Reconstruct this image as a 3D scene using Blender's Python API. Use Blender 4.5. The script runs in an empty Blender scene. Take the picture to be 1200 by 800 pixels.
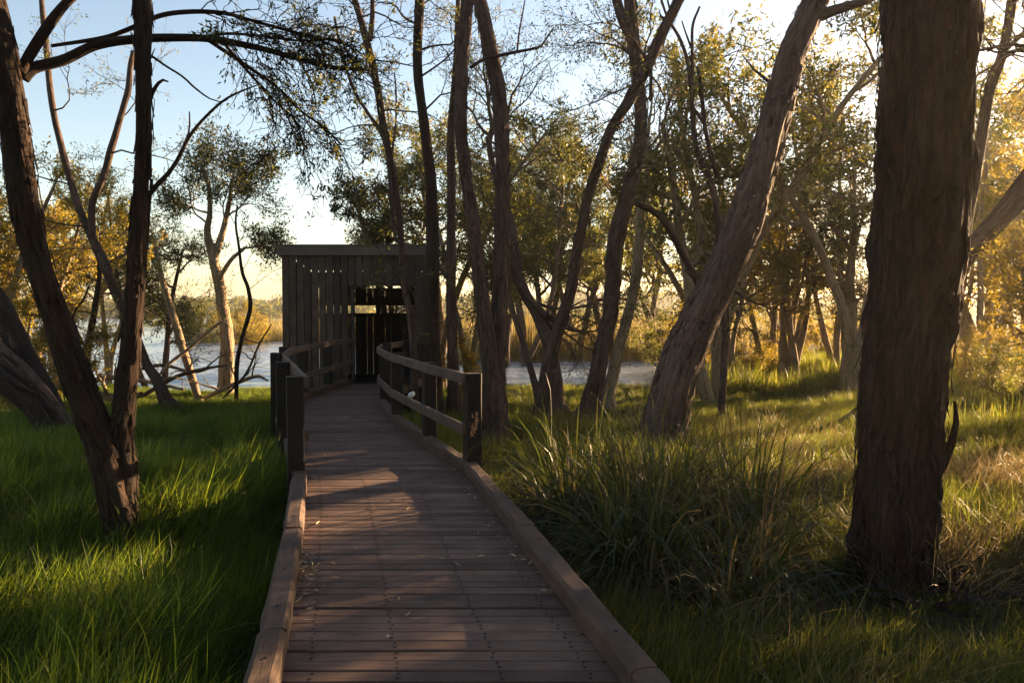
import bpy, math, random
import numpy as np
from mathutils import Vector, Matrix

# ------------------------------------------------------------------ camera, world, sun, exposure
S = bpy.context.scene
COL = S.collection
R = math.radians
SUN_AZ, SUN_EL = 52.0, 10.5            # degrees clockwise from the view direction (+Y), above the horizon
EYE, PITCH, FPX = 1.6, math.atan(38 / 900), 900.0

cam_d = bpy.data.cameras.new("camera")
cam_d.sensor_width = 36.0
cam_d.lens = 27.0
cam_d.clip_start = 0.05
cam_d.clip_end = 5000.0
cam = bpy.data.objects.new("camera", cam_d)
cam.location = (0, 0, EYE)
cam.rotation_euler = (math.pi / 2 - PITCH, 0, 0)
COL.objects.link(cam)
S.camera = cam

w = bpy.data.worlds.new("World")
S.world = w
w.use_nodes = True
wn = w.node_tree.nodes
bg = wn["Background"]
sky = wn.new("ShaderNodeTexSky")
sky.sky_type = 'NISHITA'
sky.sun_disc = False
sky.sun_elevation = R(SUN_EL)
sky.sun_rotation = R(SUN_AZ)
sky.air_density = 1.0
sky.dust_density = 0.6
sky.ozone_density = 1.0
w.node_tree.links.new(sky.outputs[0], bg.inputs[0])
bg.inputs[1].default_value = 0.05

sun_d = bpy.data.lights.new("sun", 'SUN')
sun_d.energy = 5.0
sun_d.angle = R(0.5)
sun_d.color = (1.0, 0.72, 0.40)
sun = bpy.data.objects.new("sun", sun_d)
sd = Vector((math.sin(R(SUN_AZ)) * math.cos(R(SUN_EL)), math.cos(R(SUN_AZ)) * math.cos(R(SUN_EL)), math.sin(R(SUN_EL))))
sun.rotation_euler = (-sd).to_track_quat('-Z', 'Y').to_euler()
sun.location = (20, 15, 12)
COL.objects.link(sun)

S.view_settings.view_transform = 'Standard'
S.view_settings.look = 'None'
S.view_settings.gamma = 1.0
S.view_settings.use_curve_mapping = False
S.view_settings.use_white_balance = True          # the camera's white balance: set for the evening shade
S.view_settings.white_balance_temperature = 6950
S.view_settings.white_balance_tint = 16
S.view_settings.exposure = 2.72
S.render.engine = 'CYCLES'
S.cycles.use_denoising = True
S.cycles.max_bounces = 6
S.cycles.diffuse_bounces = 3
S.cycles.transmission_bounces = 4
S.cycles.sample_clamp_indirect = 6.0

# ------------------------------------------------------------------ helpers
rng = np.random.default_rng(11)


def W(px, py, d):
    """the world point that lies d metres down the +Y axis on the sight line of a photo pixel (survey of the photograph)"""
    u, v = (px - 600) / FPX, (400 - py) / FPX
    c, s = math.cos(PITCH), math.sin(PITCH)
    ray = np.array([u, c + v * s, v * c - s])
    return np.array([0, 0, EYE]) + ray * (d / ray[1])


def _hash(ix, iy, iz):
    h = (ix * 374761393 + iy * 668265263 + iz * 2147483647 + 1013) & 0xFFFFFFFF
    h = ((h ^ (h >> 13)) * 1274126177) & 0xFFFFFFFF
    h = h ^ (h >> 16)
    return (h & 0xFFFFFF) / float(0xFFFFFF)


def vnoise(p):
    p = np.asarray(p, float)
    i = np.floor(p).astype(np.int64)
    f = p - i
    f = f * f * (3 - 2 * f)
    out = 0
    for dx in (0, 1):
        for dy in (0, 1):
            for dz in (0, 1):
                wgt = (f[..., 0] if dx else 1 - f[..., 0]) * (f[..., 1] if dy else 1 - f[..., 1]) * (f[..., 2] if dz else 1 - f[..., 2])
                out = out + wgt * _hash(i[..., 0] + dx, i[..., 1] + dy, i[..., 2] + dz)
    return out * 2 - 1


def fbm(p, octv=4, gain=.5):
    p = np.asarray(p, float)
    a, t = 1.0, 0
    for k in range(octv):
        t = t + a * vnoise(p * 2 ** k + 17.3 * k)
        a *= gain
    return t


def sstep(a, b, x):
    t = np.clip((x - a) / (b - a), 0, 1)
    return t * t * (3 - 2 * t)


def nrm(v):
    v = np.asarray(v, float)
    return v / (np.linalg.norm(v, axis=-1, keepdims=True) + 1e-12)


def tagset(o, label=None, cat=None, group=None, kind=None):
    if label: o["label"] = label
    if cat: o["category"] = cat
    if group: o["group"] = group
    if kind: o["kind"] = kind
    return o


def empty(name, loc, label, cat, group=None):
    o = bpy.data.objects.new(name, None)
    o.empty_display_size = .2
    COL.objects.link(o)
    o.location = loc
    return tagset(o, label, cat, group)


def mesh_data(name, V, Q=None, T=None, mats=(), vec=None, flt=None, smooth=True, mat_q=None, mat_t=None):
    """V (n,3); Q quads (m,4); T tris (k,3); vec / flt: point attributes bk (vector) and lv (float)"""
    V = np.ascontiguousarray(V, dtype=np.float32)
    Q = np.zeros((0, 4), np.int32) if Q is None else np.asarray(Q, np.int32).reshape(-1, 4)
    T = np.zeros((0, 3), np.int32) if T is None else np.asarray(T, np.int32).reshape(-1, 3)
    me = bpy.data.meshes.new(name)
    me.vertices.add(len(V))
    me.vertices.foreach_set("co", V.ravel())
    nl = len(Q) * 4 + len(T) * 3
    me.loops.add(nl)
    me.loops.foreach_set("vertex_index", np.concatenate([Q.ravel(), T.ravel()]).astype(np.int32))
    nf = len(Q) + len(T)
    me.polygons.add(nf)
    st = np.concatenate([np.arange(len(Q)) * 4, len(Q) * 4 + np.arange(len(T)) * 3]).astype(np.int32)
    me.polygons.foreach_set("loop_start", st)
    for m in mats: me.materials.append(m)
    if mat_q is not None or mat_t is not None:
        mi = np.concatenate([np.zeros(len(Q), np.int32) if mat_q is None else mat_q, np.zeros(len(T), np.int32) if mat_t is None else mat_t]).astype(np.int32)
        me.polygons.foreach_set("material_index", mi)
    me.polygons.foreach_set("use_smooth", np.full(nf, smooth, dtype=bool))
    if vec is not None:
        a = me.attributes.new("bk", 'FLOAT_VECTOR', 'POINT')
        a.data.foreach_set("vector", np.ascontiguousarray(vec, np.float32).ravel())
    if flt is not None:
        a = me.attributes.new("lv", 'FLOAT', 'POINT')
        a.data.foreach_set("value", np.ascontiguousarray(flt, np.float32).ravel())
    me.update(calc_edges=True)
    return me


def link(name, me, parent=None, loc=None):
    o = bpy.data.objects.new(name, me)
    COL.objects.link(o)
    if parent: o.parent = parent
    if loc is not None: o.location = loc
    return o


def catmull(P, n):
    P = np.asarray(P, float)
    P = np.vstack([2 * P[0] - P[1], P, 2 * P[-1] - P[-2]])
    out = []
    for i in range(1, len(P) - 2):
        t = np.linspace(0, 1, n, endpoint=False)[:, None]
        a, b, c, d = P[i - 1], P[i], P[i + 1], P[i + 2]
        out.append(.5 * (2 * b + (c - a) * t + (2 * a - 5 * b + 4 * c - d) * t ** 2 + (3 * b - a - 3 * c + d) * t ** 3))
    out.append(P[-2][None])
    return np.vstack(out)


def tube(P, Rr, sides, disp=0.0, seed=0.0, cap=False, freq=(2.2, 1.0), roots=False):
    """swept tube; returns V, quads, bark coordinates (cos r, sin r, length)"""
    P = np.asarray(P, float); Rr = np.asarray(Rr, float)
    n = len(P)
    Tn = np.gradient(P, axis=0); Tn = nrm(Tn)
    up = np.array([0.31, 0.95, 0.05]) if abs(Tn[0][2]) > .5 else np.array([0, 0, 1.0])
    nx = np.zeros((n, 3)); cur = up
    for i in range(n):
        cur = cur - Tn[i] * np.dot(cur, Tn[i]); cur = cur / (np.linalg.norm(cur) + 1e-9); nx[i] = cur
    by = np.cross(Tn, nx)
    ang = np.linspace(0, 2 * math.pi, sides, endpoint=False)
    L = np.concatenate([[0], np.cumsum(np.linalg.norm(np.diff(P, axis=0), axis=1))])
    ca, sa = np.cos(ang), np.sin(ang)
    bk = np.stack([np.outer(Rr, ca) + seed, np.outer(Rr, sa) + seed * .7, np.repeat(L[:, None], sides, 1)], -1)
    rad = np.repeat(Rr[:, None], sides, 1)
    if disp > 0:
        q = np.stack([np.outer(np.ones(n), ca) * freq[0] + seed, np.outer(np.ones(n), sa) * freq[0], np.repeat(L[:, None] * freq[1], sides, 1)], -1)
        big = fbm(q, 3)
        q2 = np.stack([bk[..., 0] * 26, bk[..., 1] * 26, bk[..., 2] * 3.2], -1)
        rid = 1 - np.abs(fbm(q2, 3))
        q3 = np.stack([bk[..., 0] * 9, bk[..., 1] * 9, bk[..., 2] * 2.1 + 9], -1)
        flake = np.clip(fbm(q3, 3) * 3, -1, 1)
        rad = rad * (1 + disp * (.55 * big)) + np.minimum(rad, .35) * disp * (.35 * (rid - .6) + .28 * flake)
        kr = np.random.default_rng(int(seed * 1000) + 7)
        for _ in range(int(L[-1] * 1.6)):
            a0, l0 = kr.uniform(0, 6.28), kr.uniform(.2, L[-1]); sz = kr.uniform(.06, .16)
            da = np.abs((ang - a0 + math.pi) % (2 * math.pi) - math.pi)
            rad = rad * (1 + kr.uniform(-.16, .26) * np.exp(-(da[None, :] / .42) ** 2) * np.exp(-((L[:, None] - l0) / sz) ** 2))
    if roots:
        lob = .5 + .5 * np.cos(4 * ang + seed * 5) * np.cos(ang * 1.0 + seed)
        rad = rad * (1 + .75 * np.exp(-np.maximum(L[:, None] - .33, 0) / .16) * lob[None, :])
    V = P[:, None, :] + nx[:, None, :] * (rad * ca)[..., None] + by[:, None, :] * (rad * sa)[..., None]
    idx = np.arange(n * sides).reshape(n, sides)
    Q = np.stack([idx[:-1], np.roll(idx[:-1], -1, 1), np.roll(idx[1:], -1, 1), idx[1:]], -1).reshape(-1, 4)
    return V.reshape(-1, 3), Q, bk.reshape(-1, 3)


class Geo:
    """collects quads / tris with the two attributes, then becomes one mesh"""
    def __init__(s): s.V = []; s.Q = []; s.T = []; s.B = []; s.L = []; s.mq = []; s.mt = []; s.n = 0
    def add(s, V, Q=None, T=None, B=None, L=None, m=0):
        V = np.asarray(V, float); k = len(V)
        s.V.append(V); s.B.append(np.zeros((k, 3)) if B is None else B); s.L.append(np.zeros(k) if L is None else np.broadcast_to(L, (k,)))
        if Q is not None and len(Q):
            Q = np.asarray(Q, np.int64); s.Q.append(Q + s.n); s.mq.append(np.full(len(Q), m))
        if T is not None and len(T):
            T = np.asarray(T, np.int64); s.T.append(T + s.n); s.mt.append(np.full(len(T), m))
        s.n += k
    def mesh(s, name, mats, origin=(0, 0, 0), smooth=True):
        V = np.vstack(s.V) - np.asarray(origin)
        Q = np.vstack(s.Q) if s.Q else None; T = np.vstack(s.T) if s.T else None
        return mesh_data(name, V, Q, T, mats, np.vstack(s.B), np.concatenate(s.L), smooth,
                         np.concatenate(s.mq) if s.mq else None, np.concatenate(s.mt) if s.mt else None)


# ------------------------------------------------------------------ materials
class NT:
    def __init__(s, name):
        s.m = bpy.data.materials.new(name); s.m.use_nodes = True
        s.t = s.m.node_tree; s.t.nodes.clear()
        s.out = s.n('ShaderNodeOutputMaterial')
    def n(s, typ, props=None, **inp):
        nd = s.t.nodes.new(typ)
        for k, v in (props or {}).items(): setattr(nd, k, v)
        for k, v in inp.items():
            key = int(k[1:]) if k[0] == 'i' and k[1:].isdigit() else k.replace('_', ' ')
            s.set(nd.inputs[key], v)
        return nd
    def set(s, sock, v):
        if isinstance(v, bpy.types.NodeSocket): s.t.links.new(v, sock)
        else: sock.default_value = v
    def ramp(s, fac, stops, interp='LINEAR'):
        nd = s.t.nodes.new('ShaderNodeValToRGB'); s.set(nd.inputs[0], fac)
        cr = nd.color_ramp; cr.interpolation = interp
        while len(cr.elements) < len(stops): cr.elements.new(.5)
        for e, (p, c) in zip(cr.elements, stops):
            e.position = p; e.color = (*c, 1) if len(c) == 3 else c
        return nd.outputs[0]
    def noise(s, vec, scale, detail=4, rough=.55, dist=0):
        return s.n('ShaderNodeTexNoise', Vector=vec, Scale=scale, Detail=detail, Roughness=rough, Distortion=dist).outputs[0]
    def mapv(s, vec, scale):
        return s.n('ShaderNodeMapping', Vector=vec, Scale=scale).outputs[0]
    def mix(s, f, a, b, mode='MIX'):
        nd = s.t.nodes.new('ShaderNodeMix'); nd.data_type = 'RGBA'; nd.blend_type = mode
        s.set(nd.inputs[0], f); s.set(nd.inputs[6], a if not isinstance(a, tuple) else (*a, 1)); s.set(nd.inputs[7], b if not isinstance(b, tuple) else (*b, 1))
        return nd.outputs[2]
    def math(s, op, a, b=0.0, c=0.0):
        nd = s.t.nodes.new('ShaderNodeMath'); nd.operation = op
        s.set(nd.inputs[0], a); s.set(nd.inputs[1], b); s.set(nd.inputs[2], c)
        return nd.outputs[0]
    def attr(s, name, out): return s.n('ShaderNodeAttribute', {'attribute_name': name}).outputs[out]
    def bump(s, h, strength=.5, dist=.02): return s.n('ShaderNodeBump', Height=h, Strength=strength, Distance=dist).outputs[0]
    def done(s, shader): s.t.links.new(shader, s.out.inputs[0]); return s.m
    def bsdf(s, col, rough=.8, normal=None, spec=.3, **k):
        nd = s.n('ShaderNodeBsdfPrincipled', Base_Color=col if not isinstance(col, tuple) else (*col, 1), Roughness=rough, **k)
        nd.inputs['Specular IOR Level'].default_value = spec
        if normal is not None: s.set(nd.inputs['Normal'], normal)
        return nd.outputs[0]


def bark_mat(name, dark, mid, light, patch=.5, bump=.8, red=None):
    t = NT(name)
    bk = t.attr('bk', 'Vector')
    v1 = t.mapv(bk, (22, 22, 2.6)); v2 = t.mapv(bk, (5, 5, 1.1)); v3 = t.mapv(bk, (60, 60, 14))
    fib = t.noise(v1, 1, 6, .62, .6)
    pat = t.noise(v2, 1, 5, .6, .8)
    fine = t.noise(v3, 1, 3, .6)
    vor = t.n('ShaderNodeTexVoronoi', {'feature': 'DISTANCE_TO_EDGE'}, Vector=t.mix(.12, t.mapv(bk, (11, 11, 2.0)), t.n('ShaderNodeTexNoise', Vector=v1, Scale=1.0).outputs[1]), Scale=1.0).outputs[0]
    crack = t.ramp(vor, [(0.0, (0, 0, 0)), (.10, (1, 1, 1))])
    c = t.ramp(fib, [(.30, dark), (.52, mid), (.72, light)])
    c2 = t.ramp(pat, [(patch - .13, dark), (patch + .1, light)])
    c = t.mix(.5, c, c2)
    if red: c = t.mix(t.ramp(t.noise(t.mapv(bk, (3, 3, .9)), 1.7, 4), [(.5, (0, 0, 0)), (.68, (1, 1, 1))]), c, red)
    c = t.mix(.55, c, t.mix(1.0, c, crack, 'MULTIPLY'))
    c = t.mix(.35, c, t.ramp(fine, [(.3, dark), (.7, light)]))
    h = t.math('ADD', t.math('ADD', t.math('MULTIPLY', fib, 1.1), t.math('MULTIPLY', crack, .35)), t.math('ADD', t.math('MULTIPLY', pat, .8), t.math('MULTIPLY', fine, .22)))
    return t.done(t.bsdf(c, .9, t.bump(h, bump, .03), .15))


def leaf_mat(name, cols, tcols, tr=.45, rough=.5, vary=0.0):
    t = NT(name)
    lv = t.attr('lv', 'Fac')
    k = len(cols)
    c = t.ramp(lv, [(i / (k - 1), q) for i, q in enumerate(cols)])
    tc = t.ramp(lv, [(i / (k - 1), q) for i, q in enumerate(tcols)])
    if vary:
        k_ = t.math('ADD', 1 - vary, t.math('MULTIPLY', t.n('ShaderNodeObjectInfo').outputs['Random'], 2 * vary))
        kc = t.n('ShaderNodeCombineColor', Red=k_, Green=k_, Blue=k_).outputs[0]
        c = t.mix(1.0, c, kc, 'MULTIPLY'); tc = t.mix(1.0, tc, kc, 'MULTIPLY')
    d = t.bsdf(c, rough, None, .25)
    tl = t.n('ShaderNodeBsdfTranslucent', Color=tc).outputs[0]
    return t.done(t.n('ShaderNodeMixShader', i0=tr, i1=d, i2=tl).outputs[0])


M = {}
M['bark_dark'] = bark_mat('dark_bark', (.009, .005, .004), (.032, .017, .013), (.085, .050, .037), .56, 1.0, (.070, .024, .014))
M['bark_fork'] = bark_mat('near_black_bark', (.009, .006, .0045), (.028, .0175, .013), (.064, .043, .031), .57, .9, (.042, .018, .011))  # near-black brown bark
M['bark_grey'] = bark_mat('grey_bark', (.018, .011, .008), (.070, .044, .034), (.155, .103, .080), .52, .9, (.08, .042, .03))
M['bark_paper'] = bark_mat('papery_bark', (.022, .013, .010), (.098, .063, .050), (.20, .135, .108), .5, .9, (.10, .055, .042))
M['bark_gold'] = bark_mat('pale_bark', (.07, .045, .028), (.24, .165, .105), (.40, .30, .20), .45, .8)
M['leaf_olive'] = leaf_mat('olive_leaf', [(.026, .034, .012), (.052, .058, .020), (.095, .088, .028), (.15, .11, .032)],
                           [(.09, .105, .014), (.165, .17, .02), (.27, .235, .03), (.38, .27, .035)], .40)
M['leaf_gold'] = leaf_mat('gold_lit_leaf', [(.055, .065, .018), (.09, .095, .025), (.13, .12, .03), (.17, .13, .04)],
                          [(.30, .22, .02), (.42, .30, .03), (.50, .35, .035), (.52, .33, .045)], .5)  # sunlit glow of the crowns put into the leaf colour
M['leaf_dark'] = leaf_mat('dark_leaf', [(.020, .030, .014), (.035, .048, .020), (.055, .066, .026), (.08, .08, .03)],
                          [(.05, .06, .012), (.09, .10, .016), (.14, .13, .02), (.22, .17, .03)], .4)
M['grass'] = leaf_mat('green_grass_blade', [(.016, .030, .006), (.030, .052, .010), (.050, .074, .015), (.11, .10, .035)],
                      [(.08, .135, .009), (.15, .22, .013), (.25, .31, .02), (.36, .32, .05)], .46, .45, .45)
M['grass_olive'] = leaf_mat('olive_grass_blade', [(.022, .030, .009), (.042, .050, .016), (.078, .074, .028), (.16, .12, .055)],
                            [(.12, .17, .015), (.20, .24, .022), (.28, .27, .035), (.36, .28, .08)], .42, .45, .45)
M['straw'] = leaf_mat('straw_blade', [(.06, .045, .022), (.11, .08, .042), (.18, .135, .07), (.26, .20, .11)],
                      [(.16, .11, .04), (.24, .17, .07), (.32, .23, .1), (.36, .27, .13)], .4, .5)
M['sedge'] = leaf_mat('sedge_blade', [(.012, .018, .006), (.024, .034, .010), (.045, .050, .018), (.17, .125, .06)],
                      [(.05, .07, .010), (.09, .115, .016), (.16, .15, .03), (.32, .24, .09)], .3, .42)
M['reed'] = leaf_mat('reed_blade', [(.10, .085, .035), (.15, .12, .05), (.20, .155, .065), (.10, .11, .035)],
                     [(.22, .17, .05), (.32, .24, .07), (.40, .29, .09), (.25, .24, .05)], .45, .5)


def wood_mat(name, dark, mid, light, axis=0, worn=.3, bump=.35, rnd=.35):
    t = NT(name)
    tc = t.n('ShaderNodeTexCoord').outputs['Object']
    oi = t.n('ShaderNodeObjectInfo').outputs['Random']
    off = t.n('ShaderNodeCombineXYZ', X=t.math('MULTIPLY', oi, 37.0), Y=t.math('MULTIPLY', oi, 91.0), Z=t.math('MULTIPLY', oi, 53.0)).outputs[0]
    p = t.n('ShaderNodeVectorMath', {'operation': 'ADD'}, i0=tc, i1=off).outputs[0]
    sc = [34, 34, 34]; sc[axis] = 1.6
    s2 = [110, 110, 110]; s2[axis] = 5
    g = t.noise(t.mapv(p, tuple(sc)), 1, 5, .6, .7)
    g2 = t.noise(t.mapv(p, tuple(s2)), 1, 3, .6, .3)
    b = t.noise(p, 3.1, 4, .6)
    c = t.ramp(g, [(.28, dark), (.5, mid), (.74, light)])
    c = t.mix(.4, c, t.ramp(g2, [(.35, dark), (.65, light)]))
    c = t.mix(worn, c, t.ramp(b, [(.36, dark), (.62, light)]))
    k = t.math('ADD', 1 - rnd, t.math('MULTIPLY', oi, 2 * rnd))
    c = t.mix(1.0, c, t.n('ShaderNodeCombineColor', Red=k, Green=k, Blue=k).outputs[0], 'MULTIPLY')
    h = t.math('ADD', t.math('MULTIPLY', g, .6), t.math('MULTIPLY', g2, .5))
    return t.done(t.bsdf(c, .78, t.bump(h, bump, .006), .3))


M['deck'] = wood_mat('weathered_deck_timber', (.048, .025, .018), (.105, .059, .043), (.180, .110, .081), 0, .42, .6, .3)
M['kerb'] = wood_mat('weathered_kerb_timber', (.030, .017, .012), (.066, .038, .027), (.118, .072, .051), 1, .45, .6, .15)
M['rail'] = wood_mat('rail_timber', (.040, .026, .020), (.085, .055, .042), (.145, .098, .074), 1, .4, .5, .15)
M['post'] = wood_mat('black_post_timber', (.005, .0035, .003), (.011, .0075, .006), (.024, .0165, .013), 2, .3, .4, .1)  # near-black timber of posts, joists and stilts
M['board'] = wood_mat('dark_brown_board', (.016, .010, .007), (.038, .024, .017), (.076, .051, .038), 2, .4, .4, .35)  # dark brown boards of the hide's outer walls
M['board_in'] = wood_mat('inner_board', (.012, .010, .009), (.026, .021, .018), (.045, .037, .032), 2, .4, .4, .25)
M['fascia'] = wood_mat('fascia_timber', (.05, .037, .031), (.09, .068, .056), (.13, .10, .084), 0, .3, .3, .05)


def plain(name, col, rough=.6, spec=.3, var=.25, sc=30):
    t = NT(name)
    n = t.noise(t.n('ShaderNodeTexCoord').outputs['Object'], sc, 4)
    c = t.ramp(n, [(.3, tuple(x * (1 - var) for x in col)), (.7, tuple(x * (1 + var) for x in col))])
    return t.done(t.bsdf(c, rough, t.bump(n, .2, .004), spec))


M['steel'] = plain('rusty_screw', (.005, .004, .0035), .7, .2)
M['roof'] = plain('grey_roof_sheet', (.09, .085, .08), .5, .4)
M['white'] = plain('white_petal', (.78, .78, .76), .5, .3, .06)
M['stalk'] = plain('green_stalk', (.06, .1, .03), .5)
M['split'] = plain('splintered_wood', (.34, .17, .09), .8, .2, .4, 60)
M['dryleaf'] = leaf_mat('dry_leaf', [(.22, .16, .09), (.32, .25, .15), (.42, .34, .22), (.50, .43, .31)],
                        [(.14, .1, .05), (.2, .14, .07), (.24, .18, .1), (.28, .22, .13)], .15, .7)

# ground: damp soil and thatch
t = NT('soil_and_thatch')
tc = t.n('ShaderNodeTexCoord').outputs['Object']
a = t.noise(tc, 1.3, 5); b2 = t.noise(tc, 34, 4, .65)
c = t.mix(t.ramp(a, [(.4, (0, 0, 0)), (.62, (1, 1, 1))]), (.022, .030, .010), (.050, .040, .022))
c = t.mix(.5, c, t.ramp(b2, [(.35, (.012, .012, .006)), (.68, (.085, .075, .036))]))
M['soil'] = t.done(t.bsdf(c, .95, t.bump(b2, .8, .04), .1))

# lake water: rippled, reflects the sky; wave glare also put into its pale base
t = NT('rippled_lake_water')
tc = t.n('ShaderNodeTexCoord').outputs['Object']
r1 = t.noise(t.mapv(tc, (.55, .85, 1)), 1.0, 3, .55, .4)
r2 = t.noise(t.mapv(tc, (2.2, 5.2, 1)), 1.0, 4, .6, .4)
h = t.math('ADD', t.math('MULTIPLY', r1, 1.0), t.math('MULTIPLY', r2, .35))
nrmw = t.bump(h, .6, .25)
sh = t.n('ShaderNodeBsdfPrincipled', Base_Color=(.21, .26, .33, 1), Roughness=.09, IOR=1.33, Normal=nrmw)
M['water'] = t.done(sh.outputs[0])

# ------------------------------------------------------------------ ground, lake, hills
DL = np.array([(1.6, -.66), (3.29, -1.0), (5.18, -1.43), (7.0, -1.89), (8.8, -2.50), (10.7, -3.18), (12.0, -3.5), (13.5, -3.62), (15.0, -3.54), (16.42, -3.45)])
DR = np.array([(1.6, .80), (3.04, .505), (3.49, .425), (4.39, .21), (7.42, -.47), (8.94, -1.06), (10.8, -1.72), (12.6, -2.2), (13.6, -2.3), (15.0, -2.14), (16.42, -2.02)])
WATER_Z = -.90


def shore(x):
    return 22.3 + .5 * np.sin(x * .9) + 1.2 * sstep(-1, 4, x) + 46 * sstep(7.5, 16, x) + 20 * sstep(-9, -30, x) * 0


def ground_z(x, y):
    x = np.asarray(x, float); y = np.asarray(y, float)
    p = np.stack([x * .55, y * .55, np.zeros_like(x)], -1)
    z = -.36 + .075 * fbm(p, 3) + .15 * (1 - sstep(-2.4, -.9, x + .25 * (y - 5))) * (1 - sstep(9, 16, y))
    z = z - .36 * sstep(8, 20, y) + .14 * sstep(4, 9, x) * sstep(18, 25, y) * (1 - sstep(30, 40, y))
    s = shore(x)
    z = z + (-1.7 - z) * sstep(-.4, 3.2, y - s)
    far = np.where(x < 12, sstep(60, 66, y + 1.1 * x * (x > -30) * 0 + 6 * np.sin(x * .05)), 1.0)
    far = np.where(x < -26, sstep(185, 200, y), far)
    z = np.where(y > s + 2, z + (-.45 - z) * far, z)
    z = z + 5.0 * sstep(230, 420, y) * (1 + .5 * np.sin(x * .011 + 1.0) + .3 * np.sin(x * .027))
    return z


def warp(n, near, far):
    u = np.linspace(-1, 1, n)
    return np.sign(u) * (near * np.abs(u) + (far - near) * np.abs(u) ** 4)


gx = warp(260, 34, 1500)
uy = np.linspace(0, 1, 300)
gy = -12 + 75 * uy + 1500 * uy ** 5
GX, GY = np.meshgrid(gx, gy)
GZ = ground_z(GX, GY)
idx = np.arange(GX.size).reshape(GX.shape)
GQ = np.stack([idx[:-1, :-1], idx[:-1, 1:], idx[1:, 1:], idx[1:, :-1]], -1).reshape(-1, 4)
ground = link('ground', mesh_data('ground', np.stack([GX, GY, GZ], -1).reshape(-1, 3), GQ, None, [M['soil']]))
tagset(ground, 'dark damp ground under the grass and reeds', None, None, 'structure')

lx = np.concatenate([np.linspace(-400, -42, 40), np.arange(-41, 17, .2), np.linspace(18, 60, 12)])
ly = np.concatenate([np.arange(19, 46, .16), np.arange(46, 75, .35), np.linspace(76, 215, 60)])
LX, LY = np.meshgrid(lx, ly)
LZ = WATER_Z + (.050 * fbm(np.stack([LX * .75, LY * 1.05, LX * 0], -1), 3, .6) + .012 * vnoise(np.stack([LX * 3.1, LY * 3.6, LX * 0 + 4], -1))) * np.where((LX > -42) & (LX < 18), 1, .4)
idx = np.arange(LX.size).reshape(LX.shape)
LQ = np.stack([idx[:-1, :-1], idx[:-1, 1:], idx[1:, 1:], idx[1:, :-1]], -1).reshape(-1, 4)
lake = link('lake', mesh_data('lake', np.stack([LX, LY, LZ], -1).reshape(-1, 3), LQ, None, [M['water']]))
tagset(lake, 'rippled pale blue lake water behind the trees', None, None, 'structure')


# ------------------------------------------------------------------ foliage blades and leaves
def blades(base, direc, length, width, bend, segs, lv, twist=None):
    """strap blades: base (n,3), initial direction (n,3), length, width, bend amount; returns V, Q, L"""
    n = len(base)
    side = nrm(np.cross(direc, np.array([0, 0, 1.0]) + rng.normal(0, .35, (n, 3))))
    V = np.zeros((n, segs + 1, 2, 3))
    p = base.copy(); d = nrm(direc)
    for i in range(segs + 1):
        f = i / segs
        wd = width * (1 - f ** 1.6) * (.55 + .45 * min(1, f * 4 + .3)) + .0004
        V[:, i, 0] = p - side * (wd / 2)[:, None]
        V[:, i, 1] = p + side * (wd / 2)[:, None]
        d = d.copy(); d[:, 2] -= bend / segs * (.4 + 1.2 * f)
        d = nrm(d)
        p = p + d * (length / segs)[:, None]
    idx = np.arange(n * (segs + 1) * 2).reshape(n, segs + 1, 2)
    Q = np.stack([idx[:, :-1, 0], idx[:, :-1, 1], idx[:, 1:, 1], idx[:, 1:, 0]], -1).reshape(-1, 4)
    return V.reshape(-1, 3), Q, np.repeat(lv, (segs + 1) * 2)


def leaf_quads(P, D, ln, wd, lv):
    n = len(P)
    D = nrm(D)
    side = nrm(np.cross(D, rng.normal(0, 1, (n, 3))))
    nn = np.cross(side, D)
    V = np.zeros((n, 4, 3))
    V[:, 0] = P
    mid = P + D * (ln * .45)[:, None] + nn * (ln * .07)[:, None]
    V[:, 1] = mid + side * (wd / 2)[:, None]
    V[:, 2] = P + D * ln[:, None]
    V[:, 3] = mid - side * (wd / 2)[:, None]
    return V.reshape(-1, 3), np.arange(n * 4).reshape(n, 4), np.repeat(lv, 4)


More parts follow.
